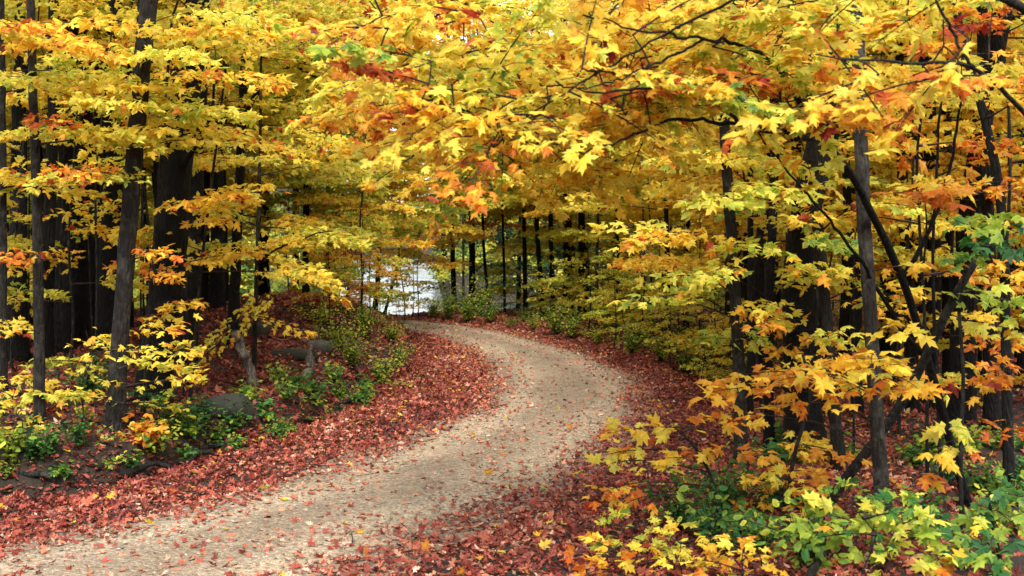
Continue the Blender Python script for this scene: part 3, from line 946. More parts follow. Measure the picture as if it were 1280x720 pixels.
hero('maple_tree', 'nearest smooth grey stem standing upright, crossed by the leaning trunk', 'tree', 'grey', 8.9,
     [(1108, 682), (1097, 540), (1088, 400), (1080, 270), (1075, 150), (1072, 20)], 19, 7.5, 14, tone=.62, size=.14, group=GR, upper=100,
     crown=[(1090, 440, 8.2, .75, .5, .62, .14), (1050, 450, 8.3, .7, .45, .66, .14), (1130, 470, 8.2, .6, .4, .70, .14), (1115, 405, 8.2, .5, .35, .52, .14), (1060, 485, 8.3, .6, .35, .73, .13),
            (930, 480, 8.6, .7, .45, .66, .13), (960, 460, 8.8, .8, .45, .68, .13), (915, 515, 8.7, .5, .35, .78, .13), (985, 500, 8.8, .6, .35, .72, .13), (1010, 465, 8.6, .6, .4, .6, .13)])
hero('maple_tree', 'leaning bare trunk crossing the nearest grey stem, rising to the right', 'tree', 'brown', 9.3,
     [(1020, 668, 9.6), (1065, 590, 9.5), (1130, 500, 9.3), (1165, 430, 9.2), (1205, 350, 9.1), (1245, 285, 9.0)], 14, 0, 9, tone=.5, size=.13, group=GR,
     crown=[(1240, 365, 8.8, .8, .6, .43, .13), (1255, 405, 8.8, .7, .5, .45, .13), (1240, 300, 8.3, .7, .4, .2, .13), (1215, 315, 8.4, .6, .4, .28, .13), (1262, 275, 8.3, .6, .4, .16, .13),
            (1225, 270, 8.6, .6, .4, .3, .13)])
hero('maple_tree', 'arching dark stem with long bare boughs reaching left over the road', 'tree', 'dark', 9.8,
     [(1215, 640, 10.2), (1190, 560, 10.0), (1160, 450, 9.7), (1128, 350, 9.3), (1092, 272, 8.8), (1062, 215, 8.3), (1030, 176, 7.8)], 11, 3.4, 8, tone=.6, size=.125, group=GR,
     limbs=[[(1030, 176, 7.8, 9), (1003, 135, 7.4, 8), (975, 88, 7.0, 7), (930, 58, 6.6, 5.5), (870, 48, 6.2, 4.5), (805, 38, 5.8, 3.5), (755, 24, 5.6, 2)],
            [(1030, 176, 7.8, 8), (985, 166, 7.4, 6.5), (935, 158, 7.0, 6), (880, 122, 6.5, 5), (800, 112, 6.0, 4), (740, 116, 5.7, 3), (692, 104, 5.5, 2)],
            [(950, 160, 7.1, 5), (890, 152, 6.8, 5), (830, 152, 6.4, 4), (780, 175, 6.1, 3.5), (720, 192, 5.8, 2)],
            [(880, 48, 6.3, 4), (850, 66, 6.1, 3.5), (775, 98, 5.7, 3), (735, 110, 5.5, 1.8)],
            [(1128, 350, 9.3, 7), (1165, 280, 9.0, 5), (1190, 200, 8.7, 4), (1200, 120, 8.4, 3)],
            [(1160, 450, 9.7, 7), (1120, 400, 9.3, 6), (1085, 340, 8.8, 5), (1040, 280, 8.3, 4), (985, 215, 7.8, 3), (945, 165, 7.5, 2)]],
     crown=canopy(40, 690, 1060, [(690, 190), (760, 190), (850, 150), (950, 170), (1060, 130)], 6.4, 8.4, 9, .095) + [(1000, 165, 7.4, .8, .5, .5, .125), (1060, 130, 7.6, .8, .5, .56, .125), (1120, 330, 9, .5, .3, .6, .12)],
     tilt=.42, face=.35)
hero('maple_tree', 'dark stem at the right edge curving up beside the orange leaves', 'tree', 'dark', 10.5,
     [(1262, 610), (1258, 430), (1252, 260), (1232, 150), (1205, 60), (1190, -20)], 14, 8, tone=.72, size=.13, group=GR, upper=120, auto=(6, 2.4, 5, .7, 1.2),
     crown=[(1255, 455, 9.3, .7, .5, .74, .13), (1220, 470, 9.4, .6, .4, .72, .13), (1265, 530, 9.2, .6, .4, .77, .13), (1215, 25, 9.4, .8, .5, .84, .13), (1180, 50, 9.4, .8, .5, .76, .13), (1260, 90, 9.4, .9, .6, .7, .13)])
hero('maple_tree', 'broad dark trunk behind the curving stem near the right edge', 'tree', 'dark', 13,
     [(1240, 560), (1238, 400), (1234, 250), (1230, 100), (1228, -20)], 18, 11, tone=.68, size=.12, group=GR, upper=250, auto=(9, 2, 6, .8, 1.6))
hero('maple_tree', 'dark trunk behind the arching stem, under the gold leaves at right', 'tree', 'dark', 14.5,
     [(1140, 540), (1138, 400), (1130, 270), (1124, 120), (1120, -20)], 15, 10, tone=.6, size=.12, group=GR, upper=200, auto=(10, 2, 6, .8, 1.6), crown=fill(12, 1090, 1240, 200, 480, 10.5, 13, 63, .56, .8))
hero('maple_tree', 'dark trunk further back between the arching stem and the curving one', 'tree', 'dark', 16,
     [(1188, 520), (1186, 400), (1184, 270), (1182, 120), (1180, -20)], 18, 10, tone=.6, size=.12, group=GR, upper=200, auto=(10, 2, 6, .8, 1.6))
hero('maple_sapling', 'thin bare pole carrying a few clear yellow leaves, right of the nearest grey stem', 'sapling', 'brown', 8.8,
     [(1203, 655), (1201, 560), (1204, 470), (1200, 400)], 6, 2.3, tone=.5, size=.14, group=GR, tilt=.4, face=.9, kind=0,
     crown=[(1190, 530, 8.4, .35, .3, .5, .15), (1205, 560, 8.3, .3, .25, .58, .15), (1178, 555, 8.4, .3, .25, .6, .14), (1170, 590, 8.5, .3, .2, .68, .13)])
hero('maple_sapling', 'thin upright wand with sparse leaves, left of the thin pole with yellow leaves', 'sapling', 'dark', 10.5,
     [(1160, 600), (1158, 450), (1152, 330), (1146, 200)], 5, 4, tone=.66, size=.13, group=GR, auto=(5, 1.8, 4, .4, .8),
     crown=[(1155, 235, 8, .6, .5, .72, .14), (1185, 225, 8, .6, .4, .7, .14)])
hero('maple_sapling', 'thin forked wand among the dark stems behind the leaning trunk', 'sapling', 'dark', 11,
     [(1178, 580), (1170, 450), (1166, 330), (1172, 190)], 5, 4.2, tone=.7, size=.12, group=GR, auto=(6, 2, 4.2, .4, .8))
hero('maple_sapling', 'low orange gold maple sapling between the road and the slim straight trunk', 'sapling', 'brown', 9.6,
     [(905, 640), (890, 600), (870, 560), (850, 540)], 5, 1.1, tone=.68, size=.13, group=GR, tilt=.35, face=.5,
     crown=[(820, 530, 9.6, .7, .45, .58, .125), (860, 565, 9.4, .6, .4, .66, .125), (790, 560, 9.6, .5, .35, .6, .12), (775, 575, 9.4, .35, .25, .5, .12), (775, 605, 9, .5, .35, .68, .12), (800, 620, 9, .4, .3, .72, .12),
            (900, 520, 9.8, .6, .4, .7, .125), (930, 560, 9.6, .5, .4, .72, .12)])
hero('maple_sapling', 'orange and gold sapling bushing out beneath the great black leaning trunk', 'sapling', 'brown', 9.8,
     [(985, 640), (988, 600), (995, 560), (1005, 530)], 6, 1.4, tone=.7, size=.12, group=GR, tilt=.4, face=.5,
     crown=[(970, 600, 9.9, .6, .4, .72, .12), (1000, 585, 10, .6, .4, .64, .12), (955, 625, 9.8, .5, .4, .76, .12), (1040, 560, 9.6, .5, .3, .7, .11), (985, 640, 9.7, .4, .3, .7, .11)])
hero('maple_sapling', 'sapling with broad clear green leaves in the lower right corner', 'sapling', 'brown', 7.6,
     [(1258, 735), (1250, 690), (1240, 650), (1235, 620)], 6, .95, tone=.24, size=.13, group=GR, tilt=.35, face=.7, kind=0,
     crown=[(1210, 660, 7.4, .6, .35, .25, .13), (1255, 640, 7.4, .6, .35, .22, .13), (1240, 675, 7.2, .5, .3, .21, .13), (1190, 685, 7.3, .5, .3, .47, .12), (1265, 615, 7.5, .4, .3, .26, .12), (1215, 705, 7.1, .5, .3, .7, .11)])

# the maple whose boughs hang over the road; it stands just right of the photographer's view
hero('maple_tree', 'overhanging maple whose blurred golden leaves fill the top middle of the view', 'tree', 'brown', 7,
     [(1480, 700, 6.4), (1470, 400, 6.4), (1440, 100, 6.3), (1400, -120, 6.2)], 40, 8.5, 20, tone=.6, size=.125, group='boughs over the road', tilt=.42, face=.35, upper=200,
     crown=canopy(120, 430, 860, ENV, 5.8, 8.6, 5, .088) + canopy(34, 860, 1290, ENV, 5.8, 8, 6, .10) + [(1010, 120, 5.6, .7, .4, .55, .125), (1090, 110, 5.6, .7, .4, .53, .125), (1160, 105, 5.7, .6, .4, .52, .125), (1200, 90, 5.7, .5, .4, .6, .125)],
     limbs=[[(1440, 100, 6.3, 14), (1340, 40, 6.1, 12), (1200, -20, 5.9, 9), (1050, -50, 5.6, 7), (900, -60, 5.3, 5), (760, -50, 5.8, 4), (640, -20, 6.6, 3), (520, 30, 7.2, 2)],
            [(1050, -50, 5.6, 5), (930, -5, 5.4, 4), (800, 60, 5.8, 3), (700, 120, 6.2, 2.5), (610, 170, 6.6, 2)],
            [(1470, 330, 6.4, 12), (1380, 240, 6.2, 9), (1290, 150, 6.0, 7), (1215, 85, 5.8, 5.5), (1120, 78, 5.6, 4), (1020, 70, 5.4, 2)],
            [(1215, 85, 5.8, 5), (1190, 40, 5.7, 4), (1165, -10, 5.6, 3)]])

# ------------------------------------------------------------------ filler trees: a few kinds, copied


def kind_tree(name, bark, H, r0, zlo, zhi, nb, La, Lb, tone, size, kd, upper=0):
    root = empty(name, (0, 0, 0), 'x', 'tree')
    a = Acc()
    bend = rng.normal(0, .025, 2)
    pts = np.array([[bend[0] * z * z / 4 + rng.normal(0, .04), bend[1] * z * z / 4 + rng.normal(0, .04), z] for z in np.linspace(-.25, H, 5)])
    line = trunk_mesh(a, pts, r0, r0 * .3, 9, flare=.4)
    t = a.obj('trunk', [BARK[bark]], root, (0,))
    ca = Acc()
    for k in range(nb):
        z = zlo + (zhi - zlo) * (k + rng.uniform(0, 1)) / nb
        at = line[int(np.argmin(np.abs(line[:, 2] - z)))]
        az = k * 2.4 + rng.normal(0, .5)
        L = rng.uniform(La, Lb) * (1 - .45 * (z - zlo) / (zhi - zlo + .01))
        v = np.array([math.cos(az), math.sin(az), rng.uniform(-.1, .3)])
        st = at + v * rng.uniform(.15, .5) * L
        tube(ca, [at, (at + st) / 2, st], [.014, .011, .007], 4, mi=1, cap=False)
        spray(ca, st, v, L, L * .75, size, tone, kd, .45, .1, dens=.8, twigs=kd < 2)
        for s in (-1, 1):
            v2 = np.array([v[0] * .7 - s * v[1] * .7, v[1] * .7 + s * v[0] * .7, v[2] - .05])
            spray(ca, st + v * L * .25 + rng.normal(0, .1, 3), v2, L * .7, L * .5, size, tone, kd, .45, .1, dens=.8, twigs=False)
    c = ca.obj('crown', [M_LEAF, BARK['twig']], root)
    return [root, [t, c]]


USED = {}


def plant(proto, x, y, label, group, rz, scale, tone, z=None, cat=None):
    """the kind's own object the first time, then copies of it and of its parts"""
    root, kids = proto
    if id(root) in USED:
        r = root.copy()
        C.objects.link(r)
        ks = []
        for k in kids:
            c = k.copy()
            C.objects.link(c)
            c.parent = r
            ks.append(c)
    else:
        USED[id(root)] = True
        r, ks = root, kids
    r.location = (x, y, (h1(x, y) if z is None else z))
    r.rotation_euler = (rng.normal(0, .03), rng.normal(0, .03), rz)
    r.scale = (scale,) * 3
    r['label'], r['group'] = label, group
    if cat: r['category'] = cat
    for k in ks:
        k.color = (tone, .5, .5, 1)
    return r


def spots(n, x0, x1, d0, d1, gap, ok=None):
    """free standing places between two bearings (picture x) and two distances"""
    out, tries = [], 0
    while len(out) < n and tries < 6000:
        tries += 1
        d = math.sqrt(rng.uniform(d0**2, d1**2))
        px = rng.uniform(x0, x1)
        x, y = (px - 640) / F * d, d
        xa, ya = np.array([x]), np.array([y])
        if road_dist(xa, ya)[0] < 1.6 or (ok and not ok(x, y)):
            continue
        if lake_mask(xa, ya)[0] > .3 and d > 38:
            continue
        if min((math.hypot(x - a, y - b) for a, b in WORLD), default=9) < gap:
            continue
        WORLD.append((x, y))
        out.append((x, y))
    return out


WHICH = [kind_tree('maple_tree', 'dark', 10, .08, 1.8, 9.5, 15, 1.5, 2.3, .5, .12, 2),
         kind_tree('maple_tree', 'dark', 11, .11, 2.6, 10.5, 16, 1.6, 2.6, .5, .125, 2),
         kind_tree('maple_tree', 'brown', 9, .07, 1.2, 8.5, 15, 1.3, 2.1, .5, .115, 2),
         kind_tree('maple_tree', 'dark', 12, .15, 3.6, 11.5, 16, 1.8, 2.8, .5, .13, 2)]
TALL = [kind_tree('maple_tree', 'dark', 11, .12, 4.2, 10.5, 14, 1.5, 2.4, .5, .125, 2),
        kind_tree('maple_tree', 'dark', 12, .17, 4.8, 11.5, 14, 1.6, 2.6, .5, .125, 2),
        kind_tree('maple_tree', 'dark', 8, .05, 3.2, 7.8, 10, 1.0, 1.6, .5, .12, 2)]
WAND = [kind_tree('maple_sapling', 'brown', 6, .022, 2.6, 5.8, 6, .5, .9, .5, .11, 1), kind_tree('maple_sapling', 'brown', 4.4, .016, 1.8, 4.3, 5, .4, .8, .5, .11, 1)]
YOUNG = [kind_tree('maple_sapling', 'brown', 3.6, .025, .7, 3.6, 9, .8, 1.3, .5, .11, 1),
         kind_tree('maple_sapling', 'brown', 2.6, .018, .4, 2.6, 8, .6, 1.1, .5, .105, 1),
         kind_tree('maple_sapling', 'brown', 5.0, .032, .9, 5.0, 11, .9, 1.5, .5, .11, 1)]
LOW = [kind_tree('maple_seedling', 'brown', 1.1, .010, .15, 1.1, 6, .45, .75, .5, .095, 1),
       kind_tree('maple_seedling', 'brown', .7, .008, .1, .7, 5, .35, .6, .5, .09, 1)]
BIG = [kind_tree('maple_seedling', 'brown', .5, .008, .15, .5, 5, .3, .45, .5, .105, 0),
       kind_tree('maple_seedling', 'brown', .42, .007, .12, .42, 4, .28, .4, .5, .11, 0)]
for g, k in ((WAND, 'sapling'), (WHICH, 'tree'), (TALL, 'tree'), (YOUNG, 'sapling'), (LOW, 'seedling'), (BIG, 'seedling')):
    for p_ in g:
        p_[0]['category'] = k

left_ok = lambda x, y: float(bank_dist(x, y)) > 1.2
ZONES = [
    # n, px range, distances, gap, kinds, label, group, tone mean, ok
    (26, -80, 400, 24, 36, 1.1, WHICH, 'dark trunked yellow maple standing deep in the woods behind the left bank', 'maples deep in the woods at left', .43, left_ok),
    (30, -160, 400, 34, 60, 1.8, WHICH, 'far yellow maple at the back of the woods behind the left bank', 'far maples in the woods at left', .43, left_ok),
    (22, 820, 1330, 16.5, 30, 1.1, WHICH, 'dark trunked maple standing deep in the woods right of the road', 'maples deep in the woods at right', .55, None),
    (34, 800, 1450, 30, 60, 1.8, WHICH, 'far yellow maple at the back of the woods right of the road', 'far maples in the woods at right', .5, None),
    (20, -70, 300, 15, 24, .7, TALL, 'bare lower trunk, almost black, standing in the shade among the trunks on the left bank', 'black trunks in the shade at left', .44, left_ok),
    (18, 930, 1330, 13, 24, .7, TALL, 'bare lower trunk, almost black, standing in the shade among the trunks right of the road', 'black trunks in the shade at right', .5, None),
    (14, -60, 300, 12.6, 20, .5, WAND, 'thin bare wand, leafy only near its top, among the left bank trunks', 'thin wands among the left trunks', .5, left_ok),
    (20, 930, 1330, 10.8, 18, .45, WAND, 'thin bare wand, leafy only near its top, among the trunks right of the road', 'thin wands among the right trunks', .56, None),
    (12, 300, 425, 34, 50, 1.0, WHICH, 'leafy yellow maple on the lake shore behind the mound', 'maples on the shore behind the mound', .44, left_ok),
    (10, 690, 830, 36, 50, 1.4, WHICH, 'maple standing behind the brush on the outside of the bend', 'maples beyond the bend', .47, None),
    (9, -60, 285, 13.6, 20, .8, YOUNG, 'leafy yellow maple sapling filling the gaps between the trunks on the left bank', 'maple saplings among the left trunks', .5, left_ok),
    (26, -80, 420, 25.5, 38, 1.0, YOUNG, 'leafy maple sapling in the thicket behind the left bank', 'maple saplings deep in the woods at left', .47, left_ok),
    (9, 1000, 1330, 12.5, 18, .8, YOUNG, 'leafy maple sapling filling the gaps between the trunks at right', 'maple saplings among the right trunks', .6, None),
    (26, 830, 1350, 18, 36, 1.0, YOUNG, 'leafy maple sapling in the thicket right of the road', 'maple saplings deep in the woods at right', .5, None),
]
for n, x0, x1, d0, d1, gap, kinds, label, group, tn, ok in ZONES:
    for k, (x, y) in enumerate(spots(n, x0, x1, d0, d1, gap, ok)):
        plant(kinds[int(rng.integers(len(kinds)))], x, y, label, group, rng.uniform(0, 6.28), rng.uniform(.85, 1.2), tn + rng.normal(0, .045) + .12 * (rng.random() < .12))

# ---- undergrowth
BUSH = []


def kind_bush(name, H, R, n, size, kd, tone, cat):
    root = empty(name, (0, 0, 0), 'x', cat)
    a, ca = Acc(), Acc()
    for k in range(n):
        az = rng.uniform(0, 6.28)
        out = rng.uniform(.15, 1) * R
        hh = H * rng.uniform(.55, 1.05) * (1 - .3 * out / R)
        p = catmull([[0, 0, -.05], [out * .3 * math.cos(az), out * .3 * math.sin(az), hh * .6], [out * math.cos(az), out * math.sin(az), hh]], 7)
        p[1:] += rng.normal(0, .015, (6, 3))
        tube(a, p, np.linspace(.006, .002, 7), 4, cap=False)
        m_ = int(rng.integers(9, 17))
        t = rng.uniform(.25, 1, m_)
        pos = np.column_stack([np.interp(t, np.linspace(0, 1, 7), p[:, c]) for c in range(3)]) + rng.normal(0, size * .55, (m_, 3))
        pos[:, 2] = np.maximum(pos[:, 2], .03)
        leaves(ca, pos, np.array([math.cos(az), math.sin(az), -.3]) + rng.normal(0, .8, (m_, 3)), np.array([0, -.25, 1.]) + rng.normal(0, .45, (m_, 3)), size * rng.uniform(.6, 1.2, m_), kd,
               tone + rng.normal(0, .05) + rng.normal(0, .05, m_), rng.uniform(.75, 1.12, m_), rng.uniform(.2, 1.6, m_))
    s = a.obj('stems', [BARK['twig']], root, (0,))
    c = ca.obj('foliage', [M_LEAF], root)
    return [root, [s, c]]


BRAMBLE = [kind_bush('bramble_bush', .75, .55, 26, .075, 'oval', .5, 'bush'), kind_bush('bramble_bush', .5, .45, 22, .07, 'oval', .5, 'bush')]
BRUSH = [kind_bush('leafy_shrub', 1.3, .9, 60, .075, 'oval', .5, 'shrub'), kind_bush('leafy_shrub', .9, .8, 55, .07, 'oval', .5, 'shrub')]
HERB = [kind_bush('forest_herb', .32, .25, 11, .07, 'oval', .5, 'plant'), kind_bush('forest_herb', .25, .22, 8, .095, 1, .5, 'plant')]


def ground_at(px, py):
    """where the line of sight through a picture point meets the ground"""
    lo = None
    for d in np.arange(5.5, 48, .08):
        p = P(px, py, d)
        if p[2] <= h1(p[0], p[1]):
            return p[0], p[1]
    return p[0], p[1]


def put(kinds, k, px, py, label, group, scale, tone):
    x, y = ground_at(px, py)
    return plant(kinds[k], x, y, label, group, rng.uniform(0, 6.28), scale, tone)


G = 'green shrubs on the mound beside the road'
put(BRUSH, 0, 440, 470, 'bright green shrub at the road end of the mound, left of the yellow green one', G, 0.56, .29)
put(BRUSH, 1, 478, 482, 'yellow green shrub at the tip of the mound, closest to the road', G, 0.62, .36)
put(BRUSH, 0, 500, 462, 'green shrub behind the yellow green one at the tip of the mound', G, 0.46, .3)
put(BRUSH, 1, 425, 440, 'shrub with mixed green and yellow leaves on the crest of the mound', G, 0.68, .36)
put(BRUSH, 0, 455, 425, 'green shrub behind the crest of the mound, below the white gap of lake', G, 0.62, .31)
put(BRUSH, 1, 400, 412, 'shrub above the flat grey boulder on the mound', G, 0.62, .38)
put(BRUSH, 1, 490, 430, 'pale green shrub just below the white gap of lake', G, 0.56, .33)
G = 'low shrubs along the outside of the bend'
for k, (px, py, s, t) in enumerate([(560, 402, .9, .27), (585, 404, 1, .3), (612, 405, .6, .24), (640, 410, .4, .27), (668, 414, .45, .3), (695, 420, 1, .34), (600, 398, 1.1, .3), (540, 399, .8, .33), (655, 404, .4, .27)]):
    put(BRUSH, k % 2, px, py, 'low green shrub on the far verge where the road bends away', G, s, t)
for k, (px, py, s, t) in enumerate([(715, 426, .7, .30), (748, 432, .6, .36), (790, 445, .75, .28), (826, 455, .6, .38), (858, 468, .7, .30), (890, 484, .6, .40), (800, 430, .9, .30), (850, 440, .8, .33), (885, 455, .9, .27),
                                    (760, 418, .8, .28), (915, 495, .6, .36), (935, 480, .8, .3)]):
    put([BRUSH[0], BRUSH[1], BRAMBLE[0]], k % 3, px, py, 'dull green shrub in the brush on the right verge of the bend', 'brush on the right verge of the bend', s * (1, 1, 1.4)[k % 3], t)
for k, (px, py, s, t) in enumerate([(690, 405, .6, .42), (712, 415, .55, .44), (735, 420, .7, .42), (752, 428, .5, .45), (778, 432, .65, .43), (806, 440, .55, .46), (828, 446, .7, .44), (850, 455, .55, .48), (872, 462, .6, .46), (896, 474, .6, .5),
                                    (912, 486, .5, .54), (768, 440, .45, .4), (838, 462, .45, .42), (880, 490, .45, .5), (815, 425, .9, .45), (860, 436, .9, .46)]):
    put(YOUNG, k % 3, px, py, 'layered yellow maple sapling rising out of the brush on the right verge', 'maple saplings in the right verge brush', s, t)
for k, (px, py) in enumerate([(412, 402), (430, 398), (448, 402), (462, 399), (486, 401), (505, 402), (522, 400), (440, 396), (455, 400), (474, 398), (495, 399), (515, 398)]):
    put(YOUNG, k % 3, px, py, 'slight sapling with few leaves before the white gap of lake', 'saplings before the gap of lake', rng.uniform(.45, .85), rng.choice([.36, .42, .62, .7]))

# the left bank
G = 'seedlings along the edge of the left bank'
put(LOW, 0, 145, 548, 'clear yellow maple seedling at the foot of the grey brown maple', G, 1.0, .5)
put(LOW, 0, 100, 530, 'pale yellow maple seedling left of the clear yellow one', G, .9, .46)
put(LOW, 1, 30, 560, 'yellow maple seedling at the foot of the second stem from the left', G, .9, .5)
put(HERB, 0, 12, 590, 'bright lime green plant at the left edge of the bank', G, 1.2, .33)
put(BRAMBLE, 1, 100, 560, 'green bramble on the lip of the bank below the yellow seedlings', G, .7, .14)
put(BRAMBLE, 0, 215, 550, 'green bramble in front of the great black trunk', G, .6, .15)
put(BRAMBLE, 1, 250, 530, 'dark green bramble right of the great black trunk', G, .7, .1)
put(BRAMBLE, 1, 60, 575, 'green bramble with broad leaves at the foot of the second grey stem', G, .65, .17)
put(HERB, 1, 175, 560, 'small orange leaved plant on the lip of the bank', G, 1.2, .74)
put(BRAMBLE, 0, 110, 500, 'deep green bush between the two grey stems on the left', G, .9, .15)
for k, (px, py, s, t) in enumerate([(290, 545, 1, .30), (330, 530, 1.1, .28), (355, 505, 1, .31), (390, 500, 1.2, .30), (415, 480, 1, .33), (310, 500, 1, .36), (345, 478, 1, .36), (375, 490, 1.2, .3), (270, 560, .9, .33), (235, 560, 1, .35),
                                    (420, 500, 1.1, .34), (455, 490, 1.1, .33), (470, 478, 1, .3)]):
    put(HERB, k % 2, px, py, 'small green plant among the red leaves on the slope of the mound', 'small plants on the mound', s * .9, t - .1)
for k in range(13):
    px, py = rng.uniform(-20, 300), rng.uniform(478, 560)
    put([*HERB, *LOW, BRAMBLE[1]], int(rng.integers(5)), px, py, 'low leafy plant on the floor between the trunks of the left bank', 'low plants between the left trunks', rng.uniform(.4, .75), rng.choice([.06, .1, .16, .36]))

for k, (px, py) in enumerate([(15, 602), (48, 598), (85, 600), (125, 594), (160, 590), (195, 584), (232, 578), (268, 570), (300, 562), (335, 552), (365, 542), (395, 532), (420, 520), (445, 510), (465, 500), (482, 486)]):
    put([HERB[0], BRAMBLE[1], HERB[1], LOW[1]], k % 4, px + rng.normal(0, 6), py, 'small straggling plant hanging over the cut edge of the left bank', 'plants on the lip of the left bank', rng.uniform(.5, .8), rng.choice([.08, .14, .2, .3]))

# right foreground
G = 'plants in the lower right foreground'
put(BRAMBLE, 0, 850, 668, 'deep green bramble with rounded leaves beside the right verge', G, .85, .15)
put(BRAMBLE, 0, 905, 650, 'green bramble between the deep green one and the slim straight trunk', G, .9, .18)
put(BRAMBLE, 1, 890, 690, 'dense green bramble low in front of the slim straight trunk', G, 1.1, .18)
put(BRAMBLE, 1, 950, 700, 'green bush left of the foot of the leaning trunk', G, .8, .2)
put(BRAMBLE, 1, 1010, 715, 'green bush with broad leaves under the leaning trunk', G, 1.1, .24)
put(BIG, 0, 800, 715, 'lime yellow maple seedling at the lower edge of the photo by the leaf covered verge', G, .8, .40)
put(BIG, 0, 855, 735, 'bright golden maple seedling at the lower edge of the photo', G, .75, .54)
put(BIG, 0, 925, 740, 'orange and yellow maple seedling at the lower edge of the photo, before the green bush', G, .75, .62)
put(BIG, 1, 770, 735, 'orange maple seedling at the lower edge of the photo, nearest the road', G, .8, .68)
put(BIG, 0, 1085, 690, 'light green maple seedling at the foot of the nearest grey stem', G, .9, .27)
put(BIG, 1, 1075, 728, 'yellow green maple seedling in front of the leaning trunk', G, 1.2, .36)
put(BIG, 0, 1130, 700, 'green maple seedling right of the foot of the nearest grey stem', G, .9, .26)
put(BIG, 1, 980, 650, 'gold maple seedling behind the green bush by the leaning trunk', G, 1.0, .62)
for k in range(34):
    px, py = rng.uniform(930, 1290), rng.uniform(560, 690)
    if 975 < px < 1135 and py > 585:
        continue
    put([*HERB, HERB[0], HERB[0]], int(rng.integers(4)), px, py, 'low leafy plant on the dim floor between the trunks at right', 'low plants between the right trunks', rng.uniform(.8, 1.3), rng.choice([.08, .12, .2, .3, .6]))

# ---- dark conifers near the water
def kind_hemlock(H):
    root = empty('hemlock_tree', (0, 0, 0), 'x', 'tree')
    a, ca = Acc(), Acc()
    line = trunk_mesh(a, np.array([[0, 0, -.3], [.05, 0, H * .5], [0, .05, H]]), .13, .02, 8)
    for k in range(46):
        z = .9 + (H - 1.1) * k / 46
        L = (H - z) * .30 + .35
        az = k * 2.4 + rng.normal(0, .3)
        v = np.array([math.cos(az), math.sin(az), -.12])
        tube(ca, [[0, 0, z], v * L * .5 + [0, 0, z + .04], v * L + [0, 0, z]], [.02, .012, .005], 4, mi=1, cap=False)
        spray(ca, np.array([0, 0, z]) + v * .1, v, L, L * .55, .10, .5, 'oval', .4, .05, .1, dens=1.0, twigs=False)
    t = a.obj('trunk', [BARK['dark']], root, (0,))
    c = ca.obj('crown', [M_LEAF, BARK['twig']], root)
    return [root, [t, c]]


HEM = kind_hemlock(9.5)
for px, d, lab in ((716, 41, 'dark green conifer right behind the broad black pair of trunks beyond the bend'), (648, 42, 'dark green conifer behind the small water glints'),
                   (762, 37, 'dark green conifer behind the brush, left of the thin pale trunk'), (395, 44, 'dark green conifer left of the white gap of lake'),
                   (1000, 33, 'dark green conifer deep in the woods behind the great black leaning trunk at right')):
    x, y = (px - 640) / F * d, d
    plant(HEM, x, y, lab, 'dark conifers near the lake', rng.uniform(0, 6), rng.uniform(.8, 1.1), .02 + rng.normal(0, .015))

# ---- the woods beyond: slopes behind and the far shore of the lake
fa = Acc()


def far_wood(n_tree, x0, x1, d0, d1, on_lake, H, crown_n, size):
    for _ in range(n_tree):
        d = rng.uniform(d0, d1)
        px = rng.uniform(x0, x1)
        x, y = (px - 640) / F * d, d
        lm = lake_mask(np.array([x]), np.array([y]))[0]
        if (lm > .4) != on_lake:
            continue
        g = h1(x, y)
        hh = H * rng.uniform(.8, 1.2)
        tube(fa, [[x, y, g - .5], [x + rng.normal(0, .3), y, g + hh * .5], [x + rng.normal(0, .5), y, g + hh]], [.016 * hh, .012 * hh, .003 * hh], 5, mi=1)
        n = crown_n
        z = rng.uniform(.12, 1.05, n)
        r = hh * .24 * np.sin(np.clip(z, .05, 1) * 2.9 + .1) * rng.uniform(.3, 1, n)**.5
        a = rng.uniform(0, 6.28, n)
        z = np.round(z * 9) / 9 + rng.normal(0, .02, n)
        pos = np.column_stack([x + r * np.cos(a), y + r * np.sin(a), g + z * hh])
        tn = (rng.normal(.47, .05) if rng.random() < .78 else rng.choice([.1, .2, .7])) + rng.normal(0, .06, n)
        leaves(fa, pos, rng.normal(0, 1, (n, 3)), np.array([0, -.3, 1.]) + rng.normal(0, .6, (n, 3)), size * rng.uniform(.6, 1.3, n), 2, tn, rng.uniform(.75, 1.1, n))


far_wood(240, -350, 1650, 58, 95, False, 13, 420, .34)
far_wood(260, -450, 1750, 95, 190, False, 15, 240, .7)
far_wood(150, 550, 800, 76, 130, True, 12, 420, .34)
far_wood(160, 300, 560, 302, 380, True, 7, 200, 1.1)
def far_brush(n_, x0, x1, d0, d1, on_lake):
    for _ in range(n_):
        d = rng.uniform(d0, d1)
        px = rng.uniform(x0, x1)
        x, y = (px - 640) / F * d, d
        if (lake_mask(np.array([x]), np.array([y]))[0] > .4) != on_lake:
            continue
        g = h1(x, y)
        if g < -1.45:
            continue
        n = 150
        r = rng.uniform(.8, 1.9)
        p = rng.normal(0, 1, (n, 3))
        p /= np.linalg.norm(p, axis=1)[:, None]
        p *= rng.uniform(.5, 1, n)[:, None]
        pos = np.column_stack([x + p[:, 0] * r, y + p[:, 1] * r, g + np.abs(p[:, 2]) * r * 1.1])
        leaves(fa, pos, rng.normal(0, 1, (n, 3)), np.array([0, -.3, 1.]) + rng.normal(0, .6, (n, 3)), .2 * rng.uniform(.6, 1.3, n), 2, rng.choice([.12, .2, .3, .42, .5]) + rng.normal(0, .06, n), rng.uniform(.7, 1.05, n))


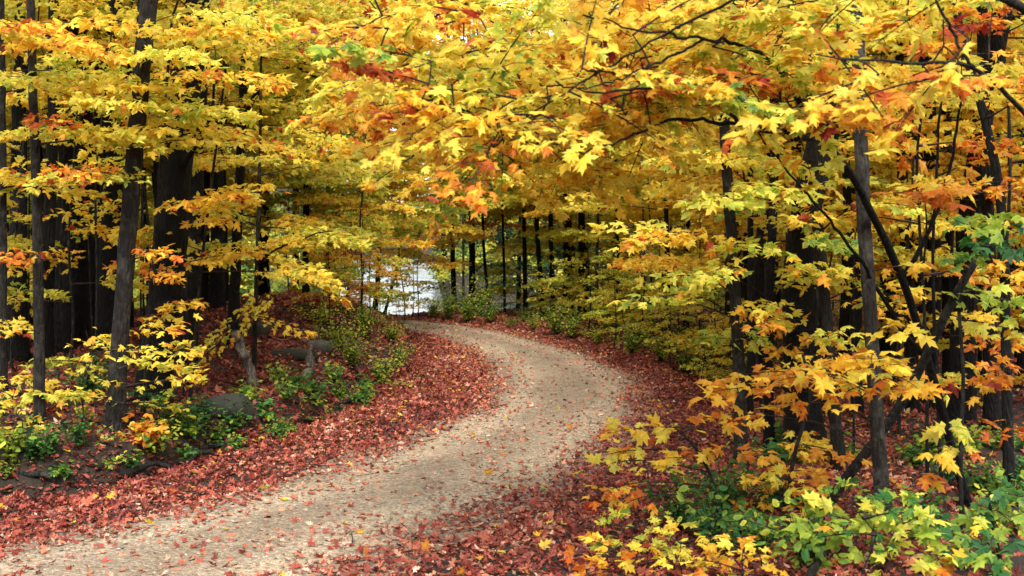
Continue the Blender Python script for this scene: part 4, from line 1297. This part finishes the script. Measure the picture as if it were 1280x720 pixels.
far_brush(260, 535, 800, 68, 110, True)
far_brush(200, -100, 420, 36, 75, False)
far_brush(240, 780, 1400, 36, 75, False)
tag(fa.obj('distant_woods', [M_LEAF, BARK['dark']], None), 'yellow woods far back on the slopes and across the lake', 'woods', kind='stuff')

# ------------------------------------------------------------------ stones, logs, roots


def stone_material(name, a_, b_):
    m, nt, out = mat(name)
    tc = N(nt, 'ShaderNodeTexCoord')
    no = N(nt, 'ShaderNodeTexNoise', Scale=7.0, Detail=8.0, Roughness=.7)
    nt.links.new(tc.outputs['Object'], no.inputs['Vector'])
    pb = N(nt, 'ShaderNodeBsdfPrincipled', Roughness=.9)
    nt.links.new(ramp(nt, no.outputs[0], [(.3, a_), (.7, b_)]), pb.inputs['Base Color'])
    bp = N(nt, 'ShaderNodeBump', Strength=.6, Distance=.03)
    nt.links.new(no.outputs[0], bp.inputs['Height'])
    nt.links.new(bp.outputs[0], pb.inputs['Normal'])
    nt.links.new(pb.outputs[0], out.inputs[0])
    return m


M_STONE = stone_material('grey_stone', (.025, .025, .02), (.10, .098, .085))
M_MOSS = stone_material('mossy_stone', (.004, .005, .003), (.017, .019, .011))


def boulder(px, py, sx, sy, sz, m, label, rz=0., sink=.3):
    x, y = ground_at(px, py)
    u, v = np.meshgrid(np.linspace(0, 2 * math.pi, 29)[:-1], np.linspace(0, math.pi, 15))
    p = np.stack([np.cos(u) * np.sin(v), np.sin(u) * np.sin(v), np.cos(v)], -1)
    q = rng.normal(0, 1, (7, 3))
    k = sum(np.sin(p @ w_ * 1.6 + i) for i, w_ in enumerate(q)) / 7
    k2 = sum(np.sin(p @ w_ * 5 + i) for i, w_ in enumerate(q)) / 7
    p = np.sign(p) * np.abs(p)**.7 * (1 + .3 * k + .1 * k2)[..., None]
    p = p * [sx, sy, sz]
    c_, s_ = math.cos(rz), math.sin(rz)
    p = np.stack([p[..., 0] * c_ - p[..., 1] * s_, p[..., 0] * s_ + p[..., 1] * c_, p[..., 2]], -1)
    a = Acc()
    i = (np.arange(14)[:, None] * 28)
    j = np.arange(28)[None]
    a.add(p.reshape(-1, 3), np.stack([i + j, i + 28 + j, i + 28 + (j + 1) % 28, i + (j + 1) % 28], -1).reshape(-1, 4))
    o = a.obj('boulder', [m], None, (0,))
    o.location = (x, y, h1(x, y) + sz * (1 - 2 * sink) * .5)
    tag(o, label, 'boulder', 'boulders on the left bank')


boulder(401, 437, .22, .17, .11, M_STONE, 'flat pale grey boulder on the face of the mound', .3)
boulder(368, 447, .32, .2, .10, M_MOSS, 'long low mossy boulder left of the pale grey one on the mound', .1)
boulder(288, 520, .26, .2, .15, M_MOSS, 'dark rounded boulder among the plants at the left foot of the mound', .4)
boulder(330, 420, .24, .22, .16, M_MOSS, 'dark boulder high on the mound under the pole sapling', .8)


def log(name, pts, r0, r1, m, label, cat, group=None, broken=True):
    p = np.array(pts, float)
    o_ = p[0].copy()
    a = Acc()
    q = catmull(p - o_, 12)
    q[1:-1] += rng.normal(0, r0 * .15, (10, 3))
    tube(a, q, np.linspace(r0, r1, 12) * rng.uniform(.88, 1.12, 12), 10, .07)
    o = a.obj(name, [m], None, (0,))
    o.location = o_
    tag(o, label, cat, group)
    return o


def on(px, py, lift):
    x, y = ground_at(px, py)
    return [x, y, h1(x, y) + lift]


b0 = on(318, 485, -.05)
log('birch_log', [b0, [b0[0] - .08, b0[1], b0[2] + .38], [b0[0] - .28, b0[1] + .1, b0[2] + .78]], .07, .055, BARK['pale'], 'pale broken birch log leaning left on the mound beside the pole sapling', 'log')
b0 = on(382, 478, -.05)
log('birch_stump', [b0, [b0[0] + .05, b0[1], b0[2] + .22], [b0[0] + .10, b0[1] + .05, b0[2] + .5]], .075, .06, BARK['pale'], 'short pale birch stump below the flat grey boulder', 'stump')
for k, (x0, y0, x1, y1) in enumerate([(20, 600, 95, 612), (120, 596, 190, 590), (215, 582, 300, 566), (250, 568, 330, 556), (330, 548, 420, 520), (420, 512, 470, 490), (150, 606, 240, 584)]):
    a_, b_ = np.array(on(x0, y0, .03)), np.array(on(x1, y1, .0))
    mid = (a_ + b_) / 2 + [rng.normal(0, .06), -.05, rng.uniform(.0, .08)]
    log('exposed_root', [a_, a_ * .6 + mid * .4 + rng.normal(0, .03, 3), mid, b_ - [0, 0, .12]], .035, .014, BARK['brown'], 'dark root lying bare along the cut edge of the left bank', 'root', 'bare roots along the left bank')
a_, b_ = on(1010, 735, .05), on(1062, 690, .12)
log('fallen_branch', [a_, (np.array(a_) + b_) / 2 + [0, 0, .06], b_], .028, .012, BARK['brown'], 'fallen dark branch near the foot of the leaning trunk', 'branch')
a_, b_ = on(205, 545, .25), on(285, 470, .5)
log('fallen_branch', [a_, (np.array(a_) + b_) / 2 + [0, 0, .1], b_], .02, .008, BARK['brown'], 'thin dead branch slanting over the plants right of the great black trunk', 'branch')

# ------------------------------------------------------------------ light and picture
SUN_EL, SUN_AZ = 50, 4          # height, and bearing behind the camera (degrees from -Y towards +X)
w = bpy.data.worlds.new('World')
sc.world = w
w.use_nodes = True
nt = w.node_tree
sky = nt.nodes.new('ShaderNodeTexSky')
sky.sky_type = 'NISHITA'
sky.sun_disc = False
sky.sun_elevation = math.radians(SUN_EL)
dirx, diry = math.sin(math.radians(SUN_AZ)), -math.cos(math.radians(SUN_AZ))
sky.sun_rotation = math.atan2(dirx, diry)
bg = nt.nodes['Background']
bg.inputs[1].default_value = .15
# thin bright cloud over the sky
tc = nt.nodes.new('ShaderNodeTexCoord')
cn = nt.nodes.new('ShaderNodeTexNoise')
cn.inputs['Scale'].default_value = 2.2
cn.inputs['Detail'].default_value = 6
nt.links.new(tc.outputs['Generated'], cn.inputs['Vector'])
cr = ramp(nt, cn.outputs[0], [(.3, (.62, .62, .62)), (.65, (.95, .95, .95))])
mx = nt.nodes.new('ShaderNodeMix')
mx.data_type = 'RGBA'
nt.links.new(cr, mx.inputs[0])
nt.links.new(sky.outputs[0], mx.inputs[6])
mx.inputs[7].default_value = (6.6, 6.7, 6.9, 1)
nt.links.new(mx.outputs[2], bg.inputs[0])
sl = bpy.data.lights.new('sun', 'SUN')
sl.energy = 2.6
sl.angle = math.radians(22)
sl.color = (1, .95, .86)
so = bpy.data.objects.new('sun', sl)
C.objects.link(so)
from mathutils import Vector
sv = Vector((dirx * math.cos(math.radians(SUN_EL)), diry * math.cos(math.radians(SUN_EL)), math.sin(math.radians(SUN_EL))))
so.rotation_euler = sv.to_track_quat('Z', 'Y').to_euler()
vs = sc.view_settings
vs.view_transform = 'Standard'
vs.look = 'None'
vs.exposure = 1.35
vs.gamma = 1
sc.cycles.max_bounces = 8
sc.cycles.diffuse_bounces = 3
sc.cycles.transmission_bounces = 4
sc.cycles.glossy_bounces = 2
sc.cycles.use_denoising = True
sc.cycles.use_adaptive_sampling = True
sc.cycles.adaptive_threshold = .02
sc.cycles.caustics_reflective = False
sc.cycles.caustics_refractive = False
